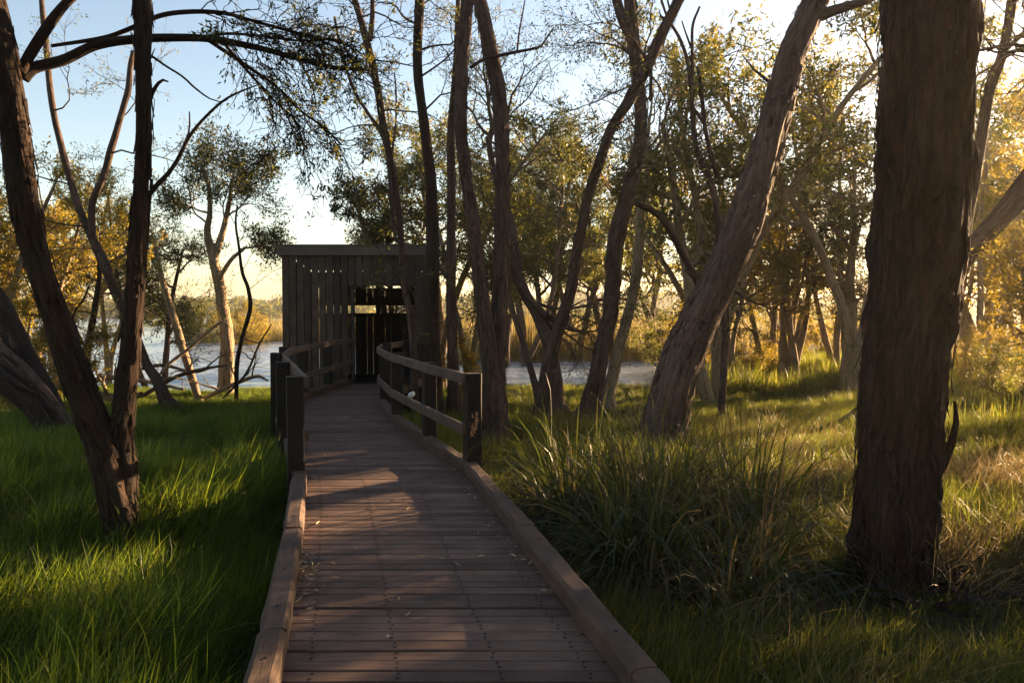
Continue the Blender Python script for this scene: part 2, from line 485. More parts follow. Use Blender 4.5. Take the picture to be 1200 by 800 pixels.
# ------------------------------------------------------------------ trees
class Tree:
    def __init__(s, name, label, base, bark, leaf, cat='tree', group=None, lsize=(.074, .021), seed=1):
        s.base = np.asarray(base, float); s.name = name; s.label = label; s.cat = cat; s.group = group
        s.bark = bark; s.leaf = leaf; s.trunk = Geo(); s.limbs = []; s.crown = Geo(); s.tw = []; s.ls = lsize
        s.rng = np.random.default_rng(seed); s.seed = seed; s.ends = []
    def stem(s, pts, d0, d1=None, sides=16, disp=.16, limb=False, root=True, flare=1.35, ext=0.0, res=None):
        pts = np.asarray(pts, float)
        d1 = d0 if d1 is None else d1
        L = np.concatenate([[0], np.cumsum(np.hypot(*np.diff(pts[:, :2], axis=0).T))]); f = L / L[-1]
        P = np.array([W(x, y, d0 + (d1 - d0) * k) for (x, y, _), k in zip(pts, f)])
        Rr = np.array([wd / 2 / FPX * (d0 + (d1 - d0) * k) for (_, _, wd), k in zip(pts, f)])
        return s.stem3(P, Rr, sides, disp, limb, root, flare, ext, res)
    def stem3(s, P, Rr, sides=16, disp=.16, limb=False, root=True, flare=1.35, ext=0.0, res=None):
        P = np.asarray(P, float); Rr = np.asarray(Rr, float)
        if root and not limb:
            gz = float(ground_z(P[0][0], P[0][1]))
            dr = nrm(P[0] - P[1]); dr[2] = min(dr[2], -.5); dr = nrm(dr)
            if P[0][2] > gz + .05:
                k = (P[0][2] - gz) / -dr[2]
                P = np.vstack([P[0] + dr * k, P]); Rr = np.concatenate([[Rr[0] * flare], Rr])
            P = np.vstack([P[0] + np.array([0, 0, -.35]), P]); Rr = np.concatenate([[Rr[0] * flare], Rr])
        if ext:
            d = nrm(P[-1] - P[-2]); d = nrm(d + np.array([0, 0, .35]))
            P = np.vstack([P, P[-1] + d * ext * .5, P[-1] + d * ext + np.array([.1, .05, .05])]); Rr = np.concatenate([Rr, [Rr[-1] * .8, Rr[-1] * .55]])
        C = catmull(np.column_stack([P, Rr]), 8)
        tot = np.linalg.norm(np.diff(C[:, :3], axis=0), axis=1).sum()
        step = res or max(.05, float(np.mean(Rr)) * .55)
        L = np.concatenate([[0], np.cumsum(np.linalg.norm(np.diff(C[:, :3], axis=0), axis=1))])
        t = np.linspace(0, L[-1], max(6, int(tot / step)))
        C = np.column_stack([np.interp(t, L, C[:, k]) for k in range(4)])
        if not res:
            wob = np.column_stack([fbm(np.column_stack([t * .8, np.full_like(t, s.seed * 3.1 + k * 7), t * 0]), 2) for k in range(3)])
            fade = np.minimum(1, t / max(t[-1] * .15, 1e-6))[:, None]
            C[:, :3] += wob * C[:, 3:4] * .22 * fade
        V, Q, B = tube(C[:, :3], np.maximum(C[:, 3], .002) * (.79 if disp >= .12 else 1), sides, disp, seed=s.seed * 1.37 + len(s.limbs), roots=root and not limb and disp >= .12)
        if limb:
            g = Geo(); g.add(V, Q, None, B); s.limbs.append(g)
        else:
            s.trunk.add(V, Q, None, B)
        s.ends.append((C[-1, :3], nrm(C[-1, :3] - C[-3, :3]), C[-1, 3]))
        return C
    def grow(s, p, d, L, r, lev, wob=.22, grav=.03, kids=(5, 4, 4), ang=(.5, 1.1), short=.62, bare=0.0, sag=0.0):
        n = 6 if lev >= 1 else 5
        pts = [p]; d = nrm(d); g = s.rng
        for i in range(n):
            d = nrm(d + g.normal(0, wob, 3) + np.array([0, 0, grav - sag * i / n]))
            p = p + d * L / n; pts.append(p)
        pts = np.array(pts)
        rr = np.linspace(r, r * .4, n + 1)
        V, Q, B = tube(pts, np.maximum(rr, .0025), 6 if r > .03 else (4 if r > .012 else 3), 0, seed=s.seed)
        s.crown.add(V, Q, None, B, 0, 0)
        if lev <= 0:
            if g.random() >= bare: s.tw.append(pts)
            return
        k = kids[min(len(kids) - 1, lev - 1)]
        for j in range(k):
            f = .3 + .7 * (j + g.random()) / k
            i = min(n - 1, int(f * n)); q = pts[i] + (pts[i + 1] - pts[i]) * (f * n - i)
            dd = nrm(pts[i + 1] - pts[i])
            ax = nrm(np.cross(dd, g.normal(0, 1, 3)))
            th = g.uniform(*ang)
            nd = dd * math.cos(th) + ax * math.sin(th)
            s.grow(q, nd, L * short * g.uniform(.7, 1.25), r * .5 * (1 - .4 * f) + .002, lev - 1, wob, grav, kids, ang, short, bare, sag)
        s.grow(pts[-1], d, L * short, r * .4, lev - 1, wob, grav, kids, ang, short, bare, sag)
    def leaves(s, per=14, spread=.06, hang=.35):
        if not s.tw: return
        g = s.rng
        A = np.array(s.tw); n, m, _ = A.shape
        N = n * per
        ti = np.repeat(np.arange(n), per)
        f = g.random(N) ** .8 * (m - 1.001)
        i = f.astype(int); fr = (f - i)[:, None]
        P = A[ti, i] * (1 - fr) + A[ti, i + 1] * fr
        D = nrm(A[ti, i + 1] - A[ti, i]) * .6 + nrm(g.normal(0, 1, (N, 3))) + np.array([0, 0, -hang])
        P = P + g.normal(0, spread, (N, 3))
        ln = s.ls[0] * g.uniform(.6, 1.3, N); wd = s.ls[1] * g.uniform(.7, 1.25, N)
        tone = np.clip(np.repeat(g.normal(.42, .18, n), per) + g.normal(0, .14, N), 0, 1)
        V, Q, L = leaf_quads(P, D, ln, wd, tone)
        s.crown.add(V, Q, None, None, L, 1)
    def stubs(s, C, n, lo=.1, hi=.9):
        g = s.rng
        for k in range(n):
            i = int(len(C) * g.uniform(lo, hi)); a = g.uniform(0, 6.28)
            t_ = nrm(C[min(i + 1, len(C) - 1), :3] - C[i - 1, :3]); nx = nrm(np.cross(t_, [.3, .95, .1])); by = np.cross(t_, nx)
            o = nx * math.cos(a) + by * math.sin(a); r = C[i, 3] * .8; ln = g.uniform(.12, .5)
            P = np.array([C[i, :3] + o * r * .5, C[i, :3] + o * r * 1.15 + t_ * .02, C[i, :3] + o * (r * 1.15 + ln * .5) + t_ * ln * .35, C[i, :3] + o * (r * 1.15 + ln) + t_ * ln * .8])
            V, Q, B = tube(P, np.array([.03, .022, .014, .007]) * g.uniform(.6, 1.3), 7, .1, seed=k + s.seed)
            q = Geo(); q.add(V, Q, None, B); s.limbs.append(q)
    def flakes(s, C, n, L=(.06, .22), wd=(.012, .04), lift=(.004, .03), lo=0.0, hi=1.0):
        g = s.rng; G = getattr(s, 'fl', None) or Geo(); s.fl = G
        P = C[:, :3]; Rr = C[:, 3] * .80; m = len(P)
        Tn = nrm(np.gradient(P, axis=0)); ds = float(np.linalg.norm(P[1] - P[0]))
        for k in range(n):
            ln = g.uniform(*L); st = max(2, int(ln / ds)); i = int(m * (lo + (hi - lo) * g.random()))
            if i + st >= m - 1: continue
            a = g.uniform(0, 6.28); r0 = Rr[i]; w_ = g.uniform(*wd) / max(r0, .02) / 2; lf = g.uniform(*lift)
            up = g.random() < .25; da = g.normal(0, .15); V = []; B = []; nr = 4
            for q in range(nr + 1):
                f = q / nr; ii = i + int(st * f); t_ = Tn[ii]
                nx = nrm(np.cross(t_, np.array([.3, .95, .1]))); by = np.cross(t_, nx)
                e = (f if up else 1 - f) ** 2 * lf
                ww = w_ * (.35 + .65 * math.sin(math.pi * min(.95, .12 + .85 * f)))
                for b_ in (-1, 0, 1):
                    aa = a + da * f + b_ * ww; rr = Rr[ii] * 1.02 + .004 + e + (.004 if b_ == 0 else 0)
                    V.append(P[ii] + (nx * math.cos(aa) + by * math.sin(aa)) * rr)
                    B.append((rr * math.cos(aa) + k, rr * math.sin(aa), ii * ds))
            Q = [(q * 3 + b_, q * 3 + b_ + 1, q * 3 + b_ + 4, q * 3 + b_ + 3) for q in range(nr) for b_ in (0, 1)]
            G.add(np.array(V), Q, None, np.array(B))
    def finish(s):
        e = empty(s.name, s.base, s.label, s.cat, s.group)
        if s.trunk.n: link('trunk', s.trunk.mesh('trunk', [M[s.bark]], s.base), e)
        if getattr(s, 'fl', None) and s.fl.n: tagset(link('loose_bark', s.fl.mesh('loose_bark', [M[s.bark]], s.base), e), kind='stuff')
        for g in s.limbs: link('limb', g.mesh('limb', [M[s.bark]], s.base), e)
        if s.crown.n: link('crown', s.crown.mesh('crown', [M[s.bark], M[s.leaf]], s.base), e)
        return e
    def top_crown(s, n=4, L=2.0, lev=2, per=16, r=None, **k):
        for (p, d, rr) in list(s.ends):
            for j in range(n):
                if rr < .02 and p[2] < EYE + 360 / FPX * p[1]: continue
                dd = nrm(d + s.rng.normal(0, .55, 3) + np.array([0, 0, .3]))
                s.grow(p - d * .6 * s.rng.random(), dd, L * s.rng.uniform(.7, 1.2), (r or rr * .6), lev, **k)


def copy_tree(o, loc, rz, sc, label, group):
    c = o.copy(); COL.objects.link(c)
    c.location = loc; c.rotation_euler = (0, 0, rz); c.scale = sc
    c["label"] = label; c["group"] = group
    for ch in list(o.children):
        d = ch.copy(); COL.objects.link(d); d.parent = c
    return c


exec_parts = []


def gbase(px, d):
    x = (px - 600) / FPX * d
    return np.array([x, d, float(ground_z(x, d))])


# ---- the big dark trunk on the right
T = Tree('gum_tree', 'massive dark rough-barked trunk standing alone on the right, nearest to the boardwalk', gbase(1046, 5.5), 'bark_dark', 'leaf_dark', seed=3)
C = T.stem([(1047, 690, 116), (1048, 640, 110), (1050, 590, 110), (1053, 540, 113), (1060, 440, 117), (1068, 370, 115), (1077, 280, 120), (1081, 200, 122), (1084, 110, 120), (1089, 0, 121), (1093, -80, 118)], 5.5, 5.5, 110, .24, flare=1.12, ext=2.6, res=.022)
T.flakes(C, 700, (.08, .30), (.012, .045), (.004, .022), .02, .8)
T.flakes(C, 24, (.2, .4), (.02, .06), (.02, .05), .1, .8)
T.top_crown(4, 2.2, 2, 14)
T.leaves(12)
E_big = T.finish()
# ---- leaning paperbark
T = Tree('paperbark_tree', 'thick pale trunk leaning strongly to the right behind the sedge tussock', gbase(777, 11), 'bark_paper', 'leaf_olive', seed=5)
C = T.stem([(776, 530, 72), (779, 503, 68), (784, 478, 62), (796, 429, 58), (823, 365, 54), (853, 305, 50), (871, 262, 47), (888, 208, 45), (901, 165, 44), (915, 112, 41), (931, 56, 37), (956, 0, 35), (985, -60, 30)], 11, 11, 64, .19, flare=1.2, ext=2.5, res=.035)
T.stubs(C, 4, .3, .9)
T.flakes(C, 420, (.08, .3), (.03, .10), (.006, .035), .02, .85)
T.stem([(948, 22, 16), (990, 8, 11), (1020, -2, 9), (1060, -30, 8)], 11, 10.8, 8, .08, limb=True)
T.top_crown(4, 2.0, 2, 14)
T.leaves(14)
T.finish()
# ---- twin-stemmed tree by the railing end
T = Tree('paperbark_tree', 'twin-stemmed grey trunk rising right behind the end post of the railing', gbase(580, 11.5), 'bark_grey', 'leaf_olive', seed=7)
C = T.stem([(577, 512, 42), (577, 470, 34), (575, 430, 27), (568, 372, 22), (560, 310, 20), (555, 262, 19), (546, 206, 18), (540, 150, 17), (542, 75, 18), (547, 0, 18), (549, -50, 16)], 11.45, 11.3, 36, .20, flare=1.1, ext=3.6, res=.035)
T.flakes(C, 260, (.08, .28), (.02, .06), (.006, .03), .02, .85)
C = T.stem([(584, 512, 34), (583, 460, 26), (584, 400, 25), (586, 340, 25), (589, 244, 23), (589, 187, 21), (585, 112, 21), (574, 56, 21), (562, 0, 19), (552, -50, 16)], 11.6, 11.8, 36, .20, flare=1.1, ext=3.6, res=.035)
T.flakes(C, 260, (.08, .28), (.02, .06), (.006, .03), .02, .85)
T.stem([(551, 80, 4), (566, 70, 4), (585, 65, 4), (610, 60, 3.4), (632, 55, 2.8), (641, 44, 2.2), (649, 32, 1.6)], 11.5, 11.5, 6, 0, limb=True)
T.stem([(606, 60, 2.6), (608, 40, 2.2), (612, 18, 1.8), (615, 0, 1.4)], 11.5, 11.5, 5, 0, limb=True)
T.top_crown(4, 1.5, 2, 14)
T.leaves(13)
T.finish()
# ---- straight dark trunk beside the hide, and its neighbours
T = Tree('gum_tree', 'straight dark trunk rising in front of the right corner of the hide', gbase(507, 14), 'bark_fork', 'leaf_olive', seed=9)
T.stem([(508, 470, 27), (507, 430, 24), (506, 353, 22), (505, 260, 18), (501, 187, 15), (496, 131, 14), (489, 75, 13), (491, 0, 14), (492, -50, 12)], 14, 14, 22, .13, ext=2)
for (q, dd, L) in (((490, 60), (.6, .1, .5), 1.3), ((491, 30), (-.6, 0, .5), 1.2), ((493, 90), (.8, -.3, .2), 1.2), ((497, 130), (.7, .2, .6), 1.3), ((492, 12), (.4, .4, .7), 1.4)):
    T.grow(W(*q, 14), dd, L, .022, 2, kids=(4, 4), grav=.02, bare=.05)
T.top_crown(3, 1.8, 2, 14)
T.leaves(15)
T.finish()
T = Tree('gum_tree', 'slimmer grey trunk close to the right of the straight dark trunk', gbase(528, 15), 'bark_grey', 'leaf_dark', seed=10)
T.stem([(531, 455, 20), (530, 430, 17), (527, 335, 15), (528, 260, 13), (529, 170, 12), (533, 90, 9), (536, 20, 7), (540, -60, 6)], 15, 15, 16, .14, ext=1.5)
T.top_crown(4, 1.6, 2, 14)
T.leaves(14)
T.finish()
T = Tree('gum_tree', 'thin bent trunk passing in front of the hide doorway and roof', gbase(484, 14.6), 'bark_grey', 'leaf_olive', seed=12)
T.stem([(484, 480, 12), (485, 420, 11), (482, 372, 10), (474, 330, 10), (471, 290, 10), (469, 262, 9.5), (461, 206, 9.5), (450, 150, 11), (441, 94, 11), (431, 49, 11), (416, 0, 9), (405, -40, 8)], 14.6, 14.3, 14, .12, flare=1.0, ext=1.5)
T.stem([(470, 285, 5), (461, 270, 5), (455, 190, 5), (448, 158, 5), (430, 130, 4), (415, 105, 4), (400, 60, 3.5), (392, 20, 3)], 14.4, 14.2, 8, .05, limb=True)
T.stem([(433, 48, 7), (436, 20, 6), (436, -10, 5)], 14.3, 14.2, 8, .05, limb=True)
T.stem([(457, 190, 3), (463, 150, 2.6), (464, 110, 2.2), (462, 85, 1.5)], 14.2, 14.0, 5, 0, limb=True)
for (q, dd, L, b) in (((441, 94), (-.7, 0, .4), 1.4, .3), ((436, 70), (.7, .1, .5), 1.3, .2), ((428, 40), (-.8, .1, .3), 1.3, .2), ((447, 130), (.8, -.1, .3), 1.2, .25), ((420, 12), (-.5, .1, .6), 1.5, .3), ((450, 150), (-.8, .2, .1), 1.3, .3), ((425, 20), (.8, .2, .5), 1.5, .2), ((473, 310), (-.8, -.3, .1), .8, 0), ((473, 315), (.5, -.3, -.1), .7, .3), ((476, 335), (.7, -.2, -.5), .9, .6)):
    T.grow(W(*q, 14.25), dd, L, .018, 2, kids=(4, 4), wob=.3, bare=b)
T.leaves(17, .05)
T.finish()
# ---- curved trunk and the two crossing stems
T = Tree('paperbark_tree', 'curved trunk bowing to the right behind the twin-stemmed tree', gbase(651, 17), 'bark_paper', 'leaf_olive', seed=14)
T.stem([(653, 472, 22), (650, 440, 19), (644, 410, 17), (630, 372, 16), (612, 335, 16), (603, 285, 13), (594, 245, 11), (580, 205, 10), (572, 160, 8)], 17, 17.4, 18, .14)
T.stem([(604, 330, 6), (622, 350, 6), (640, 370, 7)], 17, 17, 8, .05, limb=True)
T.stem([(634, 486, 10), (629, 458, 9), (612, 400, 7), (598, 355, 6), (592, 320, 5)], 16.8, 17, 10, .1, limb=True)
T.top_crown(5, 1.8, 2, 14); T.leaves(15)
T.finish()
T = Tree('paperbark_tree', 'slender grey trunk sweeping up to the right across its neighbour', gbase(638, 13.8), 'bark_grey', 'leaf_dark', seed=15)
C = T.stem([(634, 500, 34), (640, 462, 27), (645, 425, 21), (655, 384, 18), (669, 338, 17), (677, 292, 16), (687, 236, 14.5), (701, 190, 15), (716, 152, 15), (739, 116, 16), (761, 71, 16), (777, 34, 16), (795, 0, 16), (815, -45, 14)], 13.8, 13, 24, .17, flare=1.15, ext=3.4)
T.stubs(C, 4, .3, .9)
T.flakes(C, 140, (.08, .3), (.02, .06), (.006, .03), .02, .85)
T.stem([(757, 78, 6), (745, 68, 5), (736, 62, 4), (728, 56, 4)], 13.2, 13.2, 6, 0, limb=True)
T.stem([(762, 68, 5), (763, 95, 4.5), (762, 118, 4)], 13.1, 13.05, 6, 0, limb=True)
T.top_crown(4, 1.5, 2, 14); T.leaves(14)
T.finish()
T = Tree('paperbark_tree', 'dark flaky trunk with a fork at its top behind the crossing stem', gbase(694, 14.6), 'bark_grey', 'leaf_olive', seed=16)
C = T.stem([(690, 478, 32), (697, 455, 27), (706, 410, 24), (717, 354, 23), (723, 290, 24), (735, 228, 21), (748, 180, 20), (752, 139, 19), (746, 82, 18), (740, 19, 17), (738, -45, 14)], 14.6, 14.6, 28, .22, flare=1.15, ext=3.4)
T.stubs(C, 3, .3, .9)
T.flakes(C, 260, (.08, .3), (.03, .08), (.01, .045), .02, .85)
T.stem([(748, 62, 12), (736, 36, 12), (725, 8, 11), (716, -30, 10)], 14.6, 14.6, 12, .1, limb=True)
T.stem([(733, 232, 8), (770, 250, 8), (790, 278, 9), (812, 318, 8), (832, 330, 7)], 14.9, 15.6, 10, .08, limb=True)
for (q, dd) in (((741, 60), (-.9, 0, .1)), ((742, 45), (-.8, .2, .4))):
    T.grow(W(*q, 14.5), dd, .7, .01, 1, kids=(4,), wob=.35, bare=1)
T.top_crown(4, 1.5, 2, 14); T.leaves(14)
T.finish()
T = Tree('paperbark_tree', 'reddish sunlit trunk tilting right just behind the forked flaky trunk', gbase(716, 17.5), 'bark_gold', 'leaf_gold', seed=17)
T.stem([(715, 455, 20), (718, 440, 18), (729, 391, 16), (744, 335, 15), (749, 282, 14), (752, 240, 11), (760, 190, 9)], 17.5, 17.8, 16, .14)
T.top_crown(5, 1.8, 2, 14); T.leaves(15)
T.finish()
T = Tree('dead_sapling', 'bare grey forked sapling with thin upright twigs left of the leaning trunk', gbase(846, 15.5), 'bark_grey', 'leaf_dark', seed=18)
T.stem([(846, 470, 9), (850, 380, 9), (845, 290, 9), (836, 225, 8), (822, 190, 7), (814, 160, 6), (810, 110, 5), (806, 75, 4.5), (796, 45, 4), (782, 20, 3), (772, -10, 3)], 15.5, 15.2, 10, .05)
T.stem([(811, 125, 4.5), (811, 60, 4), (812, 30, 3.5), (820, 8, 2.5)], 15.3, 15.2, 6, 0, limb=True)
T.stem([(812, 62, 3), (804, 40, 2.2), (799, 25, 1.6)], 15.2, 15.2, 5, 0, limb=True)
T.stem([(826, 150, 5), (822, 110, 5), (819, 85, 4), (816, 78, 3)], 15.3, 15.3, 6, 0, limb=True)
T.stem([(826, 146, 5), (812, 126, 4), (811, 120, 4)], 15.3, 15.3, 6, 0, limb=True)
T.stem([(826, 150, 5.5), (836, 195, 6), (846, 215, 6.5)], 15.3, 15.3, 6, 0, limb=True)
T.finish()
# ---- forked tree on the left
T = Tree('gum_tree', 'dark forked tree in the left foreground with one stem leaning out of the picture', gbase(140, 5.76), 'bark_fork', 'leaf_dark', seed=21)
C0 = T.stem([(144, 640, 46), (140, 600, 46), (131, 555, 48), (118, 515, 44), (103, 480, 42), (82, 420, 39), (62, 360, 37), (45, 310, 36), (33, 260, 38), (24, 200, 39), (16, 140, 36), (7, 80, 34), (0, 30, 28), (-12, -30, 26)], 5.76, 5.67, 52, .18, flare=1.18, ext=1.8, res=.026)
T.flakes(C0, 320, (.06, .24), (.015, .04), (.004, .02), .02, .85)
C = T.stem([(144, 610, 36), (146, 560, 34), (142, 515, 30), (146, 470, 29), (152, 410, 27), (158, 345, 25), (162, 285, 24), (165, 225, 22), (169, 160, 21), (168, 90, 22), (167, 0, 24), (166, -50, 22)], 5.78, 5.94, 40, .18, root=False, ext=2, res=.026)
T.flakes(C, 260, (.06, .24), (.012, .035), (.004, .02), .02, .85)
T.stem([(164, 300, 6), (166, 240, 8), (163, 205, 7), (160, 165, 5)], 5.81, 5.81, 8, .2, limb=True)
T.stem([(160, 420, 5), (168, 330, 5), (172, 262, 6), (178, 210, 3)], 5.94, 5.94, 6, .2, limb=True)
# dead side branch that reaches to the right
T.stem([(166, 240, 7), (180, 222, 6), (200, 200, 5), (212, 180, 4.5), (222, 160, 4), (240, 138, 3.4), (262, 118, 2.8), (283, 107, 2.2), (304, 99, 1.4)], 5.89, 5.76, 8, .05, limb=True)
T.stem([(216, 172, 2.8), (222, 152, 2.2), (222, 131, 1.4)], 5.85, 5.85, 5, 0, limb=True)
T.stem([(178, 66, 3), (195, 78, 2.6), (214, 90, 2.4), (228, 103, 2.2), (246, 116, 1.8), (262, 120, 1.2)], 5.94, 5.85, 6, .05, limb=True)
T.stem([(176, 115, 5), (184, 100, 4), (191, 94, 3), (197, 96, 2)], 5.94, 5.89, 6, .05, limb=True)
# overhanging limbs with drooping twigs
LIMBS = [([(27, 92, 14), (40, 80, 13), (75, 71, 12), (112, 54, 11), (157, 47, 10), (195, 45, 9), (244, 46, 8), (300, 56, 7), (337, 66, 6), (366, 74, 5), (394, 80, 4.5), (425, 82, 3)], 5.85, 6.66),
         ([(60, 54, 4), (120, 45, 5), (150, 35, 5.5), (195, 17, 5.5), (255, 15, 5), (300, 26, 4), (356, 41, 3.6), (400, 49, 3)], 5.94, 6.66),
         ([(24, 84, 12), (52, 38, 12), (74, 8, 10), (96, -12, 9), (130, -40, 7)], 5.81, 5.85),
         ([(244, 47, 5), (275, 68, 4.5), (300, 85, 4), (325, 103, 3.5), (352, 130, 3), (380, 150, 2.4), (400, 170, 2)], 6.57, 6.75),
         ([(232, 46, 4), (262, 40, 3.5), (300, 42, 3), (350, 48, 2.6), (390, 46, 2)], 6.57, 6.84),
         ([(262, 50, 4), (285, 78, 3.4), (305, 100, 3), (325, 122, 2.4), (345, 140, 2), (352, 158, 1.4)], 6.57, 6.66)]
for k, (pp, d0, d1) in enumerate(LIMBS):
    C = T.stem(pp, d0, d1, 10, .06, limb=True)
    if k == 2: continue
    m = len(C); lo = int(m * (.5 if k < 2 else .35))
    for i in range(lo, m, max(1, (m - lo) // (8 if k < 2 else 6))):
        dr = nrm(C[min(i + 1, m - 1), :3] - C[i - 1, :3])
        for q in range(2):
            T.grow(C[i, :3], dr + T.rng.normal(0, .35, 3) + np.array([0, 0, -.3 if q else .05]), T.rng.uniform(.28, .6), .0065, 2, wob=.24, grav=0, kids=(3, 3), ang=(.35, .9), short=.55, bare=.78, sag=.16)
T.ls = (.05, .017)
T.leaves(11, .025, .2)
T.finish()

# ---- lakeside trees on the left
T = Tree('lakeside_tree', 'thin grey stem leaning left behind the forked tree, splitting near its middle', gbase(192, 16.5), 'bark_grey', 'leaf_olive', seed=23)
T.stem([(194, 468, 20), (184, 445, 16), (170, 424, 14), (152, 378, 13), (138, 350, 13), (122, 312, 14), (108, 280, 12), (96, 255, 11), (84, 218, 10), (70, 165, 9), (60, 115, 9), (55, 60, 8), (49, 0, 7), (46, -40, 6)], 16.5, 15.5, 16, .12, ext=1)
T.stem([(108, 280, 9), (108, 240, 8), (122, 205, 8), (130, 175, 8), (140, 140, 7), (150, 105, 7), (152, 80, 6), (156, 60, 5)], 15.9, 15.7, 10, .1, limb=True)
for (q, dd, b) in (((130, 180), (.8, 0, .3), 0), ((120, 210), (-.5, .2, .5), .1), ((62, 130), (.7, 0, .3), .2), ((84, 218), (-.7, 0, .3), .1), ((140, 140), (.6, .2, .6), .1), ((122, 312), (.8, .2, .5), 0), ((100, 265), (-.8, .1, .2), 0)):
    T.grow(W(*q, 15.8), dd, 1.3, .02, 2, kids=(4, 4), bare=b)
T.leaves(16)
T.finish()
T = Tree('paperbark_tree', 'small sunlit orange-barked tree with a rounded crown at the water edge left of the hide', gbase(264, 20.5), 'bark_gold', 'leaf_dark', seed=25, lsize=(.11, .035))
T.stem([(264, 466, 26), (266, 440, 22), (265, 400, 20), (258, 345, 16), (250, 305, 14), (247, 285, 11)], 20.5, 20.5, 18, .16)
T.stem([(249, 300, 10), (243, 272, 8), (246, 250, 6), (245, 225, 5), (240, 200, 4)], 20.5, 20.3, 8, .1, limb=True)
T.stem([(252, 300, 9), (262, 268, 7), (268, 240, 5.5), (272, 210, 4)], 20.5, 20.8, 8, .1, limb=True)
T.stem([(255, 330, 6), (270, 305, 5), (285, 292, 4)], 20.4, 20.2, 6, .1, limb=True)
for (q, dd, L) in (((243, 262), (-.7, .1, .6), 1.5), ((245, 240), (.1, .3, .9), 1.5), ((242, 215), (-.4, -.2, .8), 1.2), ((265, 255), (.7, .1, .6), 1.5), ((270, 225), (.3, .1, .9), 1.4), ((268, 235), (.8, -.3, .3), 1.2), ((282, 292), (.8, .1, .3), 1.0), ((262, 262), (.2, -.5, .6), 1.3), ((246, 250), (-.7, -.3, .3), 1.1), ((285, 290), (.5, .2, .0), .9)):
    T.grow(W(*q, 20.5), dd, L * .8, .03, 2, kids=(5, 5), wob=.2)
T.leaves(34, .09, .1)
T.finish()
T = Tree('sapling', 'dark crooked sapling in front of the sunlit lakeside tree', gbase(277, 18.5), 'bark_fork', 'leaf_olive', seed=26)
T.stem([(277, 468, 5), (277, 430, 5.5), (284, 395, 5), (293, 362, 5), (291, 338, 4.5), (284, 318, 4), (280, 290, 3), (276, 262, 2.5), (278, 240, 2)], 18.5, 18.5, 8, .1)
for (q, dd) in (((284, 320), (.7, 0, .5)), ((291, 340), (.8, 0, .4)), ((279, 285), (.5, .2, .6)), ((278, 265), (-.6, 0, .5))):
    T.grow(W(*q, 18.5), dd, .9, .012, 2, kids=(3, 3), bare=.2)
T.leaves(9)
T.finish()
T = Tree('lakeside_shrub', 'leafy shrub with a sunlit slanting stem between the forked tree and the lake', gbase(230, 19), 'bark_gold', 'leaf_olive', 'shrub', seed=27)
T.stem([(232, 466, 9), (225, 440, 9), (212, 400, 9), (196, 350, 8), (188, 320, 6), (182, 290, 4)], 19, 19, 10, .1)
T.stem([(186, 440, 3), (200, 425, 4), (222, 408, 4), (248, 385, 3), (262, 375, 2)], 18.6, 19, 6, .1, limb=True)
for (q, dd) in (((182, 290), (-.3, 0, .8)), ((188, 320), (.7, 0, .4)), ((190, 330), (-.8, 0, .4)), ((197, 352), (.8, .2, .3)), ((205, 380), (-.8, 0, .2)), ((212, 400), (.8, -.2, .2)), ((184, 300), (.5, .4, .7)), ((225, 408), (.5, 0, .5)), ((200, 360), (.9, -.4, .1)), ((190, 325), (.1, -.8, .3))):
    T.grow(W(*q, 19), dd, 1.1, .014, 2, kids=(4, 3), bare=.15)
T.leaves(12)
T.finish()
T = Tree('lakeside_shrub', 'dark upright shrub stem with gold-lit leaves left of the forked tree stems', gbase(102, 17), 'bark_fork', 'leaf_gold', 'shrub', seed=28)
T.stem([(103, 470, 8), (102, 420, 8), (107, 390, 7), (112, 350, 6), (116, 320, 5), (114, 290, 4)], 17, 17, 10, .1)
T.stem([(102, 410, 4), (92, 392, 4), (86, 370, 3), (98, 350, 2.5), (104, 335, 2)], 17, 17, 6, .1, limb=True)
for (q, dd) in (((116, 300), (.3, 0, .8)), ((114, 330), (-.7, 0, .5)), ((112, 350), (.8, 0, .4)), ((92, 390), (-.7, .1, .5)), ((105, 400), (.9, .1, .4)), ((115, 310), (.8, .2, .4)), ((114, 300), (-.6, .2, .6))):
    T.grow(W(*q, 17), dd, 1.1, .013, 2, kids=(4, 4))
T.leaves(14)
T.finish()

